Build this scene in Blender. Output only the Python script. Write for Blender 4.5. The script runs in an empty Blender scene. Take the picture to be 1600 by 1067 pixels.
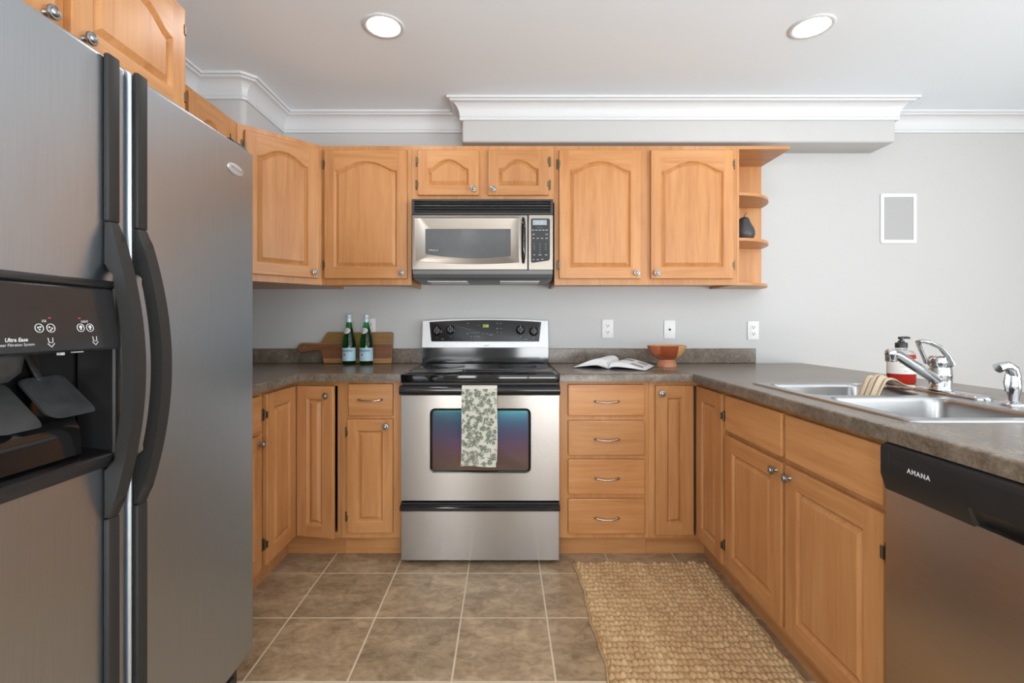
import bpy, bmesh, math, random
from mathutils import Vector, Matrix
R = math.radians
PI = math.pi
rng = random.Random(7)
scene = bpy.context.scene
COL = scene.collection

# ------------------------------------------------------------------ camera, world, light, exposure
CAM_H = 1.153
cam_d = bpy.data.cameras.new('camera')
cam_d.sensor_width = 36.0
cam_d.lens = 747.0 / 1600.0 * 36.0
cam_d.shift_x = 10.5 / 1600.0
cam_d.shift_y = -27.5 / 1600.0
cam_d.clip_start = 0.02
cam = bpy.data.objects.new('camera', cam_d)
cam.location = (0, 0, CAM_H)
cam.rotation_euler = (R(90), 0, 0)
COL.objects.link(cam)
scene.camera = cam

world = bpy.data.worlds.new('sky')
scene.world = world
world.use_nodes = True
world.node_tree.nodes['Background'].inputs[0].default_value = (0.86, 0.93, 1.0, 1)
world.node_tree.nodes['Background'].inputs[1].default_value = 1.6

def area(name, loc, rot, sx, sy, power, color=(1, 1, 1)):
    l = bpy.data.lights.new(name, 'AREA')
    l.shape = 'RECTANGLE'
    l.size, l.size_y, l.energy, l.color = sx, sy, power, color
    o = bpy.data.objects.new(name, l)
    o.location, o.rotation_euler = loc, rot
    COL.objects.link(o)
    return o

# daylight panels outside unseen openings, added in the right, rear and left walls
COOL = (0.95, 0.98, 1.0)
area('daylight_right', (4.36, -1.20, 1.25), (0, R(96), 0), 2.0, 2.6, 52, COOL)
area('daylight_rear', (1.25, -3.18, 1.29), (R(94), 0, 0), 2.0, 1.7, 26, COOL)
area('fill_rear_left', (-0.86, -3.18, 1.40), (R(94), 0, 0), 0.6, 1.5, 42, COOL)  # added fill, set to lift the cabinet doors of the right run
area('fill_left', (-1.75, -1.10, 1.40), (0, R(-90), 0), 1.5, 1.4, 42, COOL)  # added fill from the left, brightens the sink-side doors
# added uplights outside the openings, aimed up to brighten the ceiling
area('uplight_right', (5.10, -1.20, 0.35), (0, R(148), 0), 1.4, 3.0, 360, COOL)
area('uplight_rear', (1.25, -3.95, 0.45), (R(148), 0, 0), 3.0, 1.4, 340, COOL)

scene.view_settings.view_transform = 'Standard'
scene.view_settings.look = 'None'
scene.view_settings.gamma = 1.0
scene.view_settings.use_curve_mapping = False
scene.view_settings.exposure = -0.20

# ------------------------------------------------------------------ materials
def srgb(r, g, b):
    f = lambda v: (v / 255 / 12.92) if v / 255 <= 0.04045 else ((v / 255 + 0.055) / 1.055) ** 2.4
    return (f(r), f(g), f(b), 1.0)

def new_mat(name):
    m = bpy.data.materials.new(name)
    m.use_nodes = True
    nt = m.node_tree
    return m, nt, nt.nodes['Principled BSDF']

def setin(node, **kw):
    for k, v in kw.items():
        k = k.replace('_', ' ')
        for i in node.inputs:
            if i.name.lower() == k.lower():
                i.default_value = v
                break

def link(nt, a, b):
    nt.links.new(a, b)

def coords(nt, scale=(1, 1, 1), loc=(0, 0, 0), rot=(0, 0, 0), random_shift=False):
    tc = nt.nodes.new('ShaderNodeTexCoord')
    src = tc.outputs['Object']
    if random_shift:
        oi = nt.nodes.new('ShaderNodeObjectInfo')
        mu = nt.nodes.new('ShaderNodeMath'); mu.operation = 'MULTIPLY'; mu.inputs[1].default_value = 37.0
        link(nt, oi.outputs['Random'], mu.inputs[0])
        ad = nt.nodes.new('ShaderNodeVectorMath'); ad.operation = 'ADD'
        link(nt, src, ad.inputs[0]); link(nt, mu.outputs[0], ad.inputs[1])
        src = ad.outputs[0]
    mp = nt.nodes.new('ShaderNodeMapping')
    mp.inputs['Scale'].default_value = scale
    mp.inputs['Location'].default_value = loc
    mp.inputs['Rotation'].default_value = rot
    link(nt, src, mp.inputs['Vector'])
    return mp.outputs[0]

def noise(nt, vec, scale, detail=4, rough=0.55, dist=0.0):
    n = nt.nodes.new('ShaderNodeTexNoise')
    n.inputs['Scale'].default_value = scale
    n.inputs['Detail'].default_value = detail
    n.inputs['Roughness'].default_value = rough
    n.inputs['Distortion'].default_value = dist
    link(nt, vec, n.inputs['Vector'])
    return n.outputs['Fac']

def ramp(nt, fac, stops):
    r = nt.nodes.new('ShaderNodeValToRGB')
    el = r.color_ramp.elements
    while len(el) < len(stops):
        el.new(0.5)
    for e, (p, c) in zip(el, stops):
        e.position, e.color = p, c
    link(nt, fac, r.inputs[0])
    return r.outputs[0]

def mix(nt, fac, a, b, mode='MIX'):
    n = nt.nodes.new('ShaderNodeMix'); n.data_type = 'RGBA'; n.blend_type = mode
    for s, v in ((n.inputs[0], fac), (n.inputs[6], a), (n.inputs[7], b)):
        if hasattr(v, 'is_linked'):
            link(nt, v, s)
        else:
            s.default_value = v
    return n.outputs[2]

def bump(nt, bsdf, h, strength=0.1, dist=0.01):
    b = nt.nodes.new('ShaderNodeBump')
    b.inputs['Strength'].default_value = strength
    b.inputs['Distance'].default_value = dist
    link(nt, h, b.inputs['Height'])
    link(nt, b.outputs[0], bsdf.inputs['Normal'])

def plain(name, col, rough=0.5, metal=0.0, spec=0.5, nscale=40, nstr=0.03, var=0.06, **kw):
    """a plain coloured material with a faint procedural mottling"""
    m, nt, b = new_mat(name)
    v = coords(nt)
    f = noise(nt, v, nscale, 3)
    c0 = tuple(x * (1 - var) for x in col[:3]) + (1,)
    c1 = tuple(min(1, x * (1 + var)) for x in col[:3]) + (1,)
    link(nt, ramp(nt, f, [(0.3, c0), (0.7, c1)]), b.inputs['Base Color'])
    setin(b, Roughness=rough, Metallic=metal, Specular_IOR_Level=spec, **kw)
    if nstr:
        bump(nt, b, f, nstr, 0.002)
    return m

def wood(name, grain, dark, mid, light, rough=0.33, var=0.10):
    m, nt, b = new_mat(name)
    s = {'v': (16, 16, 1.1), 'h': (1.1, 16, 16), 'y': (16, 1.1, 16)}[grain]
    v = coords(nt, s, random_shift=True)
    f1 = noise(nt, v, 1.6, 5, 0.6, 0.7)
    s2 = tuple(x * 7 for x in s)
    f2 = noise(nt, coords(nt, s2, random_shift=True), 1.0, 2, 0.5, 0.1)
    f3 = noise(nt, coords(nt, (3.0, 3.0, 2.0), random_shift=True), 1.0, 2, 0.5, 0.4)
    a = ramp(nt, f1, [(0.28, dark), (0.52, mid), (0.78, light)])
    c = mix(nt, 0.16, a, ramp(nt, f2, [(0.35, dark), (0.65, light)]))
    c = mix(nt, 0.22, c, ramp(nt, f3, [(0.35, dark), (0.65, light)]))
    oi = nt.nodes.new('ShaderNodeObjectInfo')
    mr = nt.nodes.new('ShaderNodeMapRange')
    mr.inputs['To Min'].default_value = 1 - var
    mr.inputs['To Max'].default_value = 1 + var * 0.6
    link(nt, oi.outputs['Random'], mr.inputs['Value'])
    hs = nt.nodes.new('ShaderNodeHueSaturation')
    link(nt, mr.outputs[0], hs.inputs['Value'])
    link(nt, c, hs.inputs['Color'])
    link(nt, hs.outputs[0], b.inputs['Base Color'])
    setin(b, Roughness=rough, Specular_IOR_Level=0.42)
    bump(nt, b, f2, 0.025, 0.001)
    return m

def steel(name, col, rough, grain, aniso=0.0, rot=0.0):
    m, nt, b = new_mat(name)
    s = {'v': (900, 900, 6), 'h': (6, 6, 900)}[grain]
    f = noise(nt, coords(nt, s), 1.0, 2)
    c0 = tuple(x * 0.93 for x in col[:3]) + (1,)
    c1 = tuple(min(1, x * 1.05) for x in col[:3]) + (1,)
    link(nt, ramp(nt, f, [(0.3, c0), (0.7, c1)]), b.inputs['Base Color'])
    setin(b, Metallic=1.0, Roughness=rough)
    if aniso:
        setin(b, Anisotropic=aniso, Anisotropic_Rotation=rot)
        t = nt.nodes.new('ShaderNodeTangent'); t.direction_type = 'RADIAL'; t.axis = 'Z'
        link(nt, t.outputs[0], b.inputs['Tangent'])
    bump(nt, b, f, 0.02, 0.0005)
    return m

def glassy(name, col, rough=0.0, ior=1.45):
    m, nt, b = new_mat(name)
    f = noise(nt, coords(nt), 9.0, 1)
    c1 = tuple(min(1, x * 1.12) for x in col[:3]) + (1,)
    link(nt, ramp(nt, f, [(0.2, col), (0.8, c1)]), b.inputs['Base Color'])
    setin(b, Roughness=rough, IOR=ior, Transmission_Weight=1.0)
    return m

def glow(name, col, strength):
    m, nt, b = new_mat(name)
    f = noise(nt, coords(nt), 30.0, 1)
    link(nt, ramp(nt, f, [(0, col), (1, col)]), b.inputs['Emission Color'])
    b.inputs['Base Color'].default_value = (0.02, 0.02, 0.02, 1)
    setin(b, Emission_Strength=strength, Roughness=0.6)
    return m

M = {}
WD, WM, WL = srgb(171, 112, 64), srgb(193, 136, 84), srgb(208, 155, 104)
M['wood_v'] = wood('maple_vertical_grain', 'v', WD, WM, WL)
M['wood_h'] = wood('maple_horizontal_grain', 'h', WD, WM, WL)
M['wood_y'] = wood('maple_depth_grain', 'y', WD, WM, WL)
M['wall'] = plain('wall_paint', srgb(192, 192, 191), 0.75, nscale=120, nstr=0.03, var=0.012)
M['ceiling'] = plain('ceiling_paint', srgb(239, 247, 255), 0.8, nscale=160, nstr=0.03, var=0.01)
M['trim'] = plain('white_trim_paint', srgb(216, 218, 220), 0.45, nscale=60, nstr=0.0, var=0.01)
M['white'] = plain('white_plastic', srgb(222, 222, 221), 0.4, nstr=0.0, var=0.01)
M['slot'] = plain('dark_slot', srgb(40, 40, 42), 0.6, nstr=0.0)
M['steel_v'] = steel('brushed_steel_vertical', srgb(188, 197, 205), 0.36, 'v', 0.5, 0.25)
M['steel_h'] = steel('brushed_steel_horizontal', srgb(168, 163, 158), 0.25, 'h', 0.92, 0.25)
M['steel_mw'] = steel('brushed_steel_microwave', srgb(152, 144, 135), 0.36, 'h')
M['steel_dw'] = steel('brushed_steel_dishwasher', srgb(184, 172, 159), 0.33, 'h', 0.5, 0.0)
M['steel_sink'] = steel('satin_sink_steel', srgb(172, 172, 172), 0.3, 'h')
M['chrome'] = plain('chrome', srgb(196, 198, 200), 0.08, 1.0, nstr=0.0, var=0.01)
M['nickel'] = plain('brushed_nickel', srgb(165, 168, 170), 0.34, 1.0, nscale=200, nstr=0.03)
M['pull'] = plain('satin_nickel_pull', srgb(190, 186, 182), 0.25, 1.0, nscale=200, nstr=0.02)
M['bronze'] = plain('dark_bronze_hinge', srgb(112, 98, 78), 0.4, 0.8, nscale=150, nstr=0.05)
M['brass_hinge'] = plain('piano_hinge_metal', srgb(70, 58, 45), 0.5, 0.6, nscale=150, nstr=0.05)
M['black_gloss'] = plain('black_gloss', srgb(22, 22, 23), 0.09, nstr=0.0)
M['black_glass'] = plain('black_cooktop_glass', srgb(16, 16, 17), 0.05, nstr=0.0)
M['black_satin'] = plain('black_satin_plastic', srgb(34, 34, 35), 0.32, nscale=300, nstr=0.02)
M['louvre'] = plain('glossy_charcoal_louvre', srgb(46, 46, 47), 0.2, nstr=0.0)
M['black_matte'] = plain('charcoal_textured_plastic', srgb(43, 42, 41), 0.5, spec=0.28, nscale=700, nstr=0.12)
M['grey_plastic'] = plain('dark_grey_plastic', srgb(92, 92, 93), 0.35, nscale=300, nstr=0.02)
M['panel_grey'] = plain('control_panel_grey', srgb(42, 42, 43), 0.16, spec=0.35, nstr=0.0)
M['paddle'] = plain('dispenser_paddle_grey', srgb(52, 53, 54), 0.28, nscale=45, nstr=0.04, var=0.25)
M['silver'] = plain('silver_paint', srgb(196, 196, 196), 0.32, 0.55, nstr=0.0, var=0.02)
M['print'] = plain('pale_print', srgb(205, 207, 208), 0.6, nstr=0.0, var=0.01)
M['print_dim'] = plain('dim_print', srgb(150, 150, 150), 0.6, nstr=0.0, var=0.01)
M['red_led'] = glow('red_indicator', srgb(255, 70, 70), 1.2)
M['lcd_green'] = glow('green_clock_screen', srgb(105, 128, 22), 0.9)
M['lcd_green_digit'] = glow('green_clock_digits', srgb(240, 250, 120), 1.3)
M['lcd_grey'] = plain('grey_lcd', srgb(150, 162, 170), 0.3, nstr=0.0)
M['lcd_digit'] = glow('pale_lcd_digits', srgb(205, 222, 232), 0.9)
M['lamp'] = glow('recessed_lamp_lens', (1.0, 0.98, 0.96, 1), 60.0)
M['mw_glass'] = plain('microwave_window_glass', srgb(76, 77, 77), 0.14, nstr=0.0)

def tile_mat():
    m, nt, b = new_mat('taupe_floor_tile')
    tw, th = 0.3363, 0.3355
    v = coords(nt, loc=(0.1733 + tw * 40 , -2.2107 + th * 40, 0))
    br = nt.nodes.new('ShaderNodeTexBrick')
    br.offset = 0.0; br.squash = 1.0
    br.inputs['Scale'].default_value = 1.0
    br.inputs['Brick Width'].default_value = tw
    br.inputs['Row Height'].default_value = th
    br.inputs['Mortar Size'].default_value = 0.0036
    br.inputs['Mortar Smooth'].default_value = 0.15
    br.inputs['Color1'].default_value = (0.86, 0.86, 0.86, 1)
    br.inputs['Color2'].default_value = (1.08, 1.06, 1.04, 1)
    link(nt, v, br.inputs['Vector'])
    v2 = coords(nt, (1.0, 1.6, 1))
    f1 = noise(nt, v2, 5.5, 7, 0.62, 0.6)
    f2 = noise(nt, v2, 22, 5, 0.65, 1.0)
    a = ramp(nt, f1, [(0.3, srgb(124, 103, 79)), (0.5, srgb(161, 138, 109)), (0.68, srgb(195, 171, 140))])
    c = mix(nt, 0.38, a, ramp(nt, f2, [(0.35, srgb(108, 89, 66)), (0.62, srgb(195, 171, 140))]))
    c = mix(nt, 1.0, c, br.outputs['Color'], 'MULTIPLY')
    g = mix(nt, br.outputs['Fac'], c, srgb(212, 194, 168))
    link(nt, g, b.inputs['Base Color'])
    rr = nt.nodes.new('ShaderNodeMapRange')
    rr.inputs['To Min'].default_value = 0.38; rr.inputs['To Max'].default_value = 0.8
    link(nt, br.outputs['Fac'], rr.inputs['Value'])
    link(nt, rr.outputs[0], b.inputs['Roughness'])
    inv = nt.nodes.new('ShaderNodeMath'); inv.operation = 'SUBTRACT'; inv.inputs[0].default_value = 1.0
    link(nt, br.outputs['Fac'], inv.inputs[1])
    sm = nt.nodes.new('ShaderNodeMath'); sm.operation = 'MULTIPLY_ADD'; sm.inputs[1].default_value = 0.12
    link(nt, f2, sm.inputs[0]); link(nt, inv.outputs[0], sm.inputs[2])
    bump(nt, b, sm.outputs[0], 0.35, 0.003)
    return m
M['tile'] = tile_mat()

def laminate_mat():
    m, nt, b = new_mat('slate_laminate')
    v = coords(nt, (1, 1, 1))
    f1 = noise(nt, v, 5.0, 8, 0.66, 1.2)
    f2 = noise(nt, v, 26, 6, 0.7, 1.6)
    f3 = noise(nt, v, 110, 4, 0.7, 0.5)
    a = ramp(nt, f1, [(0.30, srgb(68, 59, 50)), (0.5, srgb(108, 95, 82)), (0.66, srgb(145, 133, 121))])
    c = mix(nt, 0.48, a, ramp(nt, f2, [(0.34, srgb(56, 48, 40)), (0.52, srgb(105, 91, 76)), (0.68, srgb(150, 134, 114))]))
    c = mix(nt, 0.22, c, ramp(nt, f3, [(0.35, srgb(70, 62, 55)), (0.65, srgb(160, 146, 130))]))
    link(nt, c, b.inputs['Base Color'])
    setin(b, Roughness=0.27, Specular_IOR_Level=0.5)
    bump(nt, b, f3, 0.08, 0.0015)
    return m
M['laminate'] = laminate_mat()

def jute_mat():
    m, nt, b = new_mat('woven_jute')
    f1 = noise(nt, coords(nt, (1, 0.6, 1)), 70, 5, 0.7, 1.0)
    f2 = noise(nt, coords(nt, (9, 2.2, 1)), 1.0, 4, 0.6, 0.3)
    f3 = noise(nt, coords(nt, (1, 1, 1)), 320, 3, 0.7, 0.4)
    a = ramp(nt, f1, [(0.3, srgb(158, 120, 82)), (0.55, srgb(202, 166, 124)), (0.75, srgb(228, 198, 156))])
    c = mix(nt, 0.40, a, ramp(nt, f2, [(0.38, srgb(168, 122, 80)), (0.62, srgb(220, 188, 142))]))
    c = mix(nt, 0.25, c, ramp(nt, f3, [(0.35, srgb(120, 90, 54)), (0.65, srgb(225, 198, 155))]))
    link(nt, c, b.inputs['Base Color'])
    setin(b, Roughness=0.9, Specular_IOR_Level=0.15)
    bump(nt, b, f3, 0.5, 0.003)
    return m
M['jute'] = jute_mat()

def oven_glass_mat():
    """dark glass whose heat coating grows thicker towards the top edge, hence its bands of colour"""
    m, nt, b = new_mat('coated_oven_glass')
    f = noise(nt, coords(nt, (1, 1, 6)), 2.0, 2)
    link(nt, ramp(nt, f, [(0.2, srgb(62, 58, 60)), (0.8, srgb(70, 66, 68))]), b.inputs['Base Color'])
    setin(b, Roughness=0.18, IOR=1.85, Specular_IOR_Level=0.5, Thin_Film_IOR=1.62)
    tc = nt.nodes.new('ShaderNodeTexCoord')
    sx = nt.nodes.new('ShaderNodeSeparateXYZ'); link(nt, tc.outputs['Object'], sx.inputs[0])
    mr = nt.nodes.new('ShaderNodeMapRange')
    for k, v in (('From Min', 0.44), ('From Max', 0.75), ('To Min', 205.0), ('To Max', 304.0)):
        mr.inputs[k].default_value = v
    link(nt, sx.outputs['Z'], mr.inputs['Value'])
    link(nt, mr.outputs[0], b.inputs['Thin Film Thickness'])
    return m
M['oven_glass'] = oven_glass_mat()

def board_mat():
    """three glued planks: the plank edges lie at fixed heights of the board"""
    m, nt, b = new_mat('acacia_board')
    tc = nt.nodes.new('ShaderNodeTexCoord')
    sx = nt.nodes.new('ShaderNodeSeparateXYZ'); link(nt, tc.outputs['Object'], sx.inputs[0])
    mr = nt.nodes.new('ShaderNodeMapRange')
    mr.inputs['From Min'].default_value = 0.0; mr.inputs['From Max'].default_value = 0.19
    link(nt, sx.outputs['Z'], mr.inputs['Value'])
    r = nt.nodes.new('ShaderNodeValToRGB'); r.color_ramp.interpolation = 'CONSTANT'
    el = r.color_ramp.elements
    el[0].position = 0; el[0].color = srgb(176, 128, 82)
    el[1].position = 0.155; el[1].color = srgb(128, 80, 48)
    e = el.new(0.60); e.color = srgb(146, 108, 62)
    link(nt, mr.outputs[0], r.inputs[0])
    f = noise(nt, coords(nt, (3, 30, 60)), 1.4, 5, 0.6, 1.2)
    c = mix(nt, 0.55, r.outputs[0], ramp(nt, f, [(0.25, (0.35, 0.3, 0.26, 1)), (0.6, (1, 1, 1, 1))]), 'MULTIPLY')
    link(nt, c, b.inputs['Base Color'])
    setin(b, Roughness=0.45)
    return m
M['board'] = board_mat()

def bowl_mat():
    m, nt, b = new_mat('patchwork_bowl_wood')
    v = nt.nodes.new('ShaderNodeTexVoronoi'); v.distance = 'CHEBYCHEV'
    v.inputs['Scale'].default_value = 1.0; v.inputs['Randomness'].default_value = 0.25
    link(nt, coords(nt, (11, 11, 17), loc=(0.3, 0.2, 0.15)), v.inputs['Vector'])
    sh = nt.nodes.new('ShaderNodeSeparateColor'); link(nt, v.outputs['Color'], sh.inputs[0])
    r = nt.nodes.new('ShaderNodeValToRGB'); r.color_ramp.interpolation = 'CONSTANT'
    el = r.color_ramp.elements
    el[0].position = 0; el[0].color = srgb(150, 74, 44)
    el[1].position = 0.45; el[1].color = srgb(176, 98, 60)
    e = el.new(0.74); e.color = srgb(208, 160, 104)
    link(nt, sh.outputs[0], r.inputs[0])
    f = noise(nt, coords(nt, (40, 40, 8)), 1.2, 4)
    c = mix(nt, 0.35, r.outputs[0], ramp(nt, f, [(0.3, (0.6, 0.5, 0.45, 1)), (0.6, (1, 1, 1, 1))]), 'MULTIPLY')
    link(nt, c, b.inputs['Base Color'])
    setin(b, Roughness=0.28)
    return m
M['bowl'] = bowl_mat()
M['bowl_foot'] = wood('bowl_foot_wood', 'h', srgb(158, 98, 66), srgb(184, 122, 86), srgb(204, 146, 108), 0.3)

def stripe_cloth_mat():
    m, nt, b = new_mat('striped_dishcloth')
    w = nt.nodes.new('ShaderNodeTexWave'); w.wave_type = 'BANDS'; w.bands_direction = 'X'
    w.inputs['Scale'].default_value = 1.3; w.inputs['Distortion'].default_value = 0.4
    tcu = nt.nodes.new('ShaderNodeTexCoord')
    link(nt, tcu.outputs['UV'], w.inputs['Vector'])
    c = ramp(nt, w.outputs['Fac'], [(0.90, srgb(226, 208, 182)), (0.95, srgb(136, 122, 108))])
    f = noise(nt, coords(nt), 90, 3)
    c = mix(nt, 0.25, c, ramp(nt, f, [(0.3, (0.7, 0.64, 0.56, 1)), (0.6, (1, 1, 1, 1))]), 'MULTIPLY')
    link(nt, c, b.inputs['Base Color'])
    setin(b, Roughness=0.9, Specular_IOR_Level=0.1)
    bump(nt, b, f, 0.2, 0.002)
    return m
M['dishcloth'] = stripe_cloth_mat()
M['towel'] = plain('cream_cotton', srgb(206, 203, 190), 0.9, spec=0.1, nscale=400, nstr=0.15, var=0.04)
M['towel_print'] = plain('sage_leaf_print', srgb(122, 129, 116), 0.9, spec=0.1, nscale=120, nstr=0.1, var=0.18)
M['green_glass'] = glassy('green_bottle_glass', (0.035, 0.36, 0.10, 1), 0.02, 1.4)
M['label_blue'] = plain('pale_blue_label', srgb(170, 206, 218), 0.5, nscale=18, nstr=0.0, var=0.10)
M['label_white'] = plain('white_paper_label', srgb(226, 222, 218), 0.6, nstr=0.0, var=0.015)
M['label_neck'] = plain('pale_grey_label', srgb(196, 204, 200), 0.5, nstr=0.0, var=0.02)
M['cap'] = plain('pale_blue_cap', srgb(196, 214, 220), 0.35, 0.2, nstr=0.0)
M['ink_blue'] = plain('blue_ink', srgb(62, 84, 140), 0.6, nstr=0.0)
M['ink_red'] = plain('red_ink', srgb(214, 62, 60), 0.6, nstr=0.0)
M['ink_grey'] = plain('grey_ink', srgb(120, 116, 118), 0.6, nstr=0.0)
M['clear_glass'] = glassy('clear_bottle_plastic', (0.93, 0.93, 0.94, 1), 0.02, 1.30)
M['red_soap'] = plain('red_soap', (0.62, 0.045, 0.03, 1), 0.06, nstr=0.0, var=0.05, Transmission_Weight=0.55, IOR=1.3)
M['paper'] = plain('magazine_paper', srgb(232, 232, 232), 0.4, nscale=30, nstr=0.0, var=0.015)
M['photo_ink'] = plain('grey_photo_print', srgb(140, 140, 138), 0.45, nscale=60, nstr=0.0, var=0.3)
M['cover_dark'] = plain('dark_book_cover', srgb(40, 44, 58), 0.35, nstr=0.0)
M['pear'] = plain('charcoal_pear_glaze', srgb(62, 64, 66), 0.45, nscale=50, nstr=0.03, var=0.08)
M['speaker_mesh'] = plain('grey_speaker_mesh', srgb(172, 172, 172), 0.7, nscale=900, nstr=0.3, var=0.10)
M['shadow_gap'] = plain('painted_shade_interior', srgb(30, 22, 16), 0.8, nstr=0.0)  # shade inside the corner cabinets, painted on their back panels
M['burner'] = plain('burner_ring_print', srgb(58, 58, 60), 0.22, nstr=0.0)
M['under_white'] = plain('white_melamine', srgb(222, 218, 212), 0.5, nstr=0.0, var=0.02)

# ------------------------------------------------------------------ mesh helpers
I4 = Matrix.Identity(4)

class MB:
    def __init__(self):
        self.v, self.f, self.m = [], [], []

    def add(self, verts, faces, mat=0, T=None):
        n = len(self.v)
        if T is not None:
            verts = [T @ Vector(p) for p in verts]
        self.v += [tuple(p) for p in verts]
        for k, f in enumerate(faces):
            self.f.append(tuple(i + n for i in f))
            self.m.append(mat[k] if isinstance(mat, list) else mat)
        return self

    def box(self, x0, x1, y0, y1, z0, z1, bev=0.0, seg=1, mat=0, T=None):
        bm = bmesh.new()
        bmesh.ops.create_cube(bm, size=1)
        for v in bm.verts:
            v.co = Vector(((x0 + x1) / 2 + v.co.x * (x1 - x0), (y0 + y1) / 2 + v.co.y * (y1 - y0), (z0 + z1) / 2 + v.co.z * (z1 - z0)))
        if bev > 0:
            bmesh.ops.bevel(bm, geom=list(bm.edges), offset=bev, segments=seg, profile=0.5, affect='EDGES')
        return self.bm(bm, mat, T)

    def bm(self, bm, mat=0, T=None):
        bm.verts.index_update()
        vs = [v.co.copy() for v in bm.verts]
        fs = [[v.index for v in f.verts] for f in bm.faces]
        bm.free()
        return self.add(vs, fs, mat, T)

    def lathe(self, prof, n=24, T=None, mat=0, sx=1.0, sy=1.0):
        """revolve [(r, z)] round z; r == 0 at an end closes it"""
        vs, fs, rows = [], [], []
        for r, z in prof:
            if r <= 1e-7:
                rows.append([len(vs)]); vs.append((0, 0, z))
            else:
                rows.append(list(range(len(vs), len(vs) + n)))
                vs += [(r * math.cos(2 * PI * k / n) * sx, r * math.sin(2 * PI * k / n) * sy, z) for k in range(n)]
        for a, b in zip(rows, rows[1:]):
            for k in range(n):
                k2 = (k + 1) % n
                if len(a) == 1 and len(b) == 1:
                    continue
                if len(a) == 1:
                    fs.append((a[0], b[k2], b[k]))
                elif len(b) == 1:
                    fs.append((a[k], a[k2], b[0]))
                else:
                    fs.append((a[k], a[k2], b[k2], b[k]))
        return self.add(vs, fs, mat, T)

    def tube(self, pts, rad, n=10, mat=0, T=None, flat=None, up=(0, 0, 1)):
        """tube along pts; rad a number or list; flat = (a, b) scales the section along side / up"""
        P = [Vector(p) for p in pts]
        if not isinstance(rad, (list, tuple)):
            rad = [rad] * len(P)
        fa, fb = flat or (1, 1)
        vs, fs = [], []
        up = Vector(up)
        for i, p in enumerate(P):
            d = (P[min(i + 1, len(P) - 1)] - P[max(i - 1, 0)]).normalized()
            s = d.cross(up)
            if s.length < 1e-4:
                s = d.cross(Vector((1, 0, 0)))
            s.normalize()
            u = s.cross(d).normalized()
            for k in range(n):
                a = 2 * PI * k / n
                vs.append(p + s * (math.cos(a) * rad[i] * fa) + u * (math.sin(a) * rad[i] * fb))
        for i in range(len(P) - 1):
            for k in range(n):
                k2 = (k + 1) % n
                fs.append((i * n + k, i * n + k2, (i + 1) * n + k2, (i + 1) * n + k))
        fs.append(tuple(range(n - 1, -1, -1)))
        e = (len(P) - 1) * n
        fs.append(tuple(range(e, e + n)))
        return self.add(vs, fs, mat, T)

    def loft(self, loops, mat=0, T=None, close=True, cap0=False, cap1=False):
        n = len(loops[0])
        vs, fs = [], []
        for L in loops:
            vs += [tuple(p) for p in L]
        for i in range(len(loops) - 1):
            for k in range(n if close else n - 1):
                k2 = (k + 1) % n
                fs.append((i * n + k, i * n + k2, (i + 1) * n + k2, (i + 1) * n + k))
        if cap0:
            fs.append(tuple(range(n - 1, -1, -1)))
        if cap1:
            fs.append(tuple(range((len(loops) - 1) * n, len(loops) * n)))
        return self.add(vs, fs, mat, T)

    def prism(self, outer, lo, hi, plane='xy', holes=(), mat=0, T=None):
        mp = {'xy': lambda a, b, c: (a, b, c), 'xz': lambda a, b, c: (a, c, b), 'yz': lambda a, b, c: (c, a, b)}[plane]
        loops = [outer] + list(holes)
        bm = bmesh.new()
        edges, idx = [], []
        for L in loops:
            vs = [bm.verts.new((a, b, 0)) for a, b in L]
            idx.append(vs)
            edges += [bm.edges.new((vs[i], vs[(i + 1) % len(vs)])) for i in range(len(vs))]
        if len(loops) == 1:
            bm.faces.new(idx[0])
            if len(outer) > 4:
                bmesh.ops.triangulate(bm, faces=list(bm.faces))
        else:
            bmesh.ops.triangle_fill(bm, use_beauty=True, use_dissolve=False, edges=edges)
        bm.verts.index_update()
        flat = [(v.co.x, v.co.y) for v in bm.verts]
        caps = [[v.index for v in f.verts] for f in bm.faces]
        bm.free()
        n = len(flat)
        vs = [mp(a, b, lo) for a, b in flat] + [mp(a, b, hi) for a, b in flat]
        fs = [list(reversed(c)) for c in caps] + [[i + n for i in c] for c in caps]
        k = 0
        for L in loops:
            m = len(L)
            for i in range(m):
                j = (i + 1) % m
                fs.append((k + i, k + j, k + j + n, k + i + n))
            k += m
        return self.add(vs, fs, mat, T)

    def text(self, body, size, T, mat=0, depth=0.0, shear=0.0, align='LEFT', bold=0.0, space=1.0):
        cu = bpy.data.curves.new('t', 'FONT')
        cu.body, cu.size, cu.shear, cu.align_x = body, size, shear, align
        cu.extrude, cu.offset, cu.resolution_u, cu.space_character = depth, bold, 2, space
        o = bpy.data.objects.new('t', cu)
        COL.objects.link(o)
        me = o.evaluated_get(bpy.context.evaluated_depsgraph_get()).to_mesh()
        vs = [v.co.copy() for v in me.vertices]
        fs = [list(p.vertices) for p in me.polygons]
        self.add(vs, fs, mat, T)
        bpy.data.objects.remove(o)
        bpy.data.curves.remove(cu)
        return self

    def build(self, name, mats, parent=None, loc=(0, 0, 0), rot=(0, 0, 0), smooth=35, recalc=True):
        me = bpy.data.meshes.new(name)
        me.from_pydata(self.v, [], self.f)
        mats = mats if isinstance(mats, (list, tuple)) else [mats]
        for m in mats:
            me.materials.append(M[m])
        me.polygons.foreach_set('material_index', self.m)
        if recalc:
            bm = bmesh.new(); bm.from_mesh(me)
            bmesh.ops.recalc_face_normals(bm, faces=list(bm.faces))
            bm.to_mesh(me); bm.free()
        if smooth:
            me.polygons.foreach_set('use_smooth', [True] * len(me.polygons))
            me.set_sharp_from_angle(angle=R(smooth))
        me.update()
        o = bpy.data.objects.new(name, me)
        o.location, o.rotation_euler = loc, rot
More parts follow.
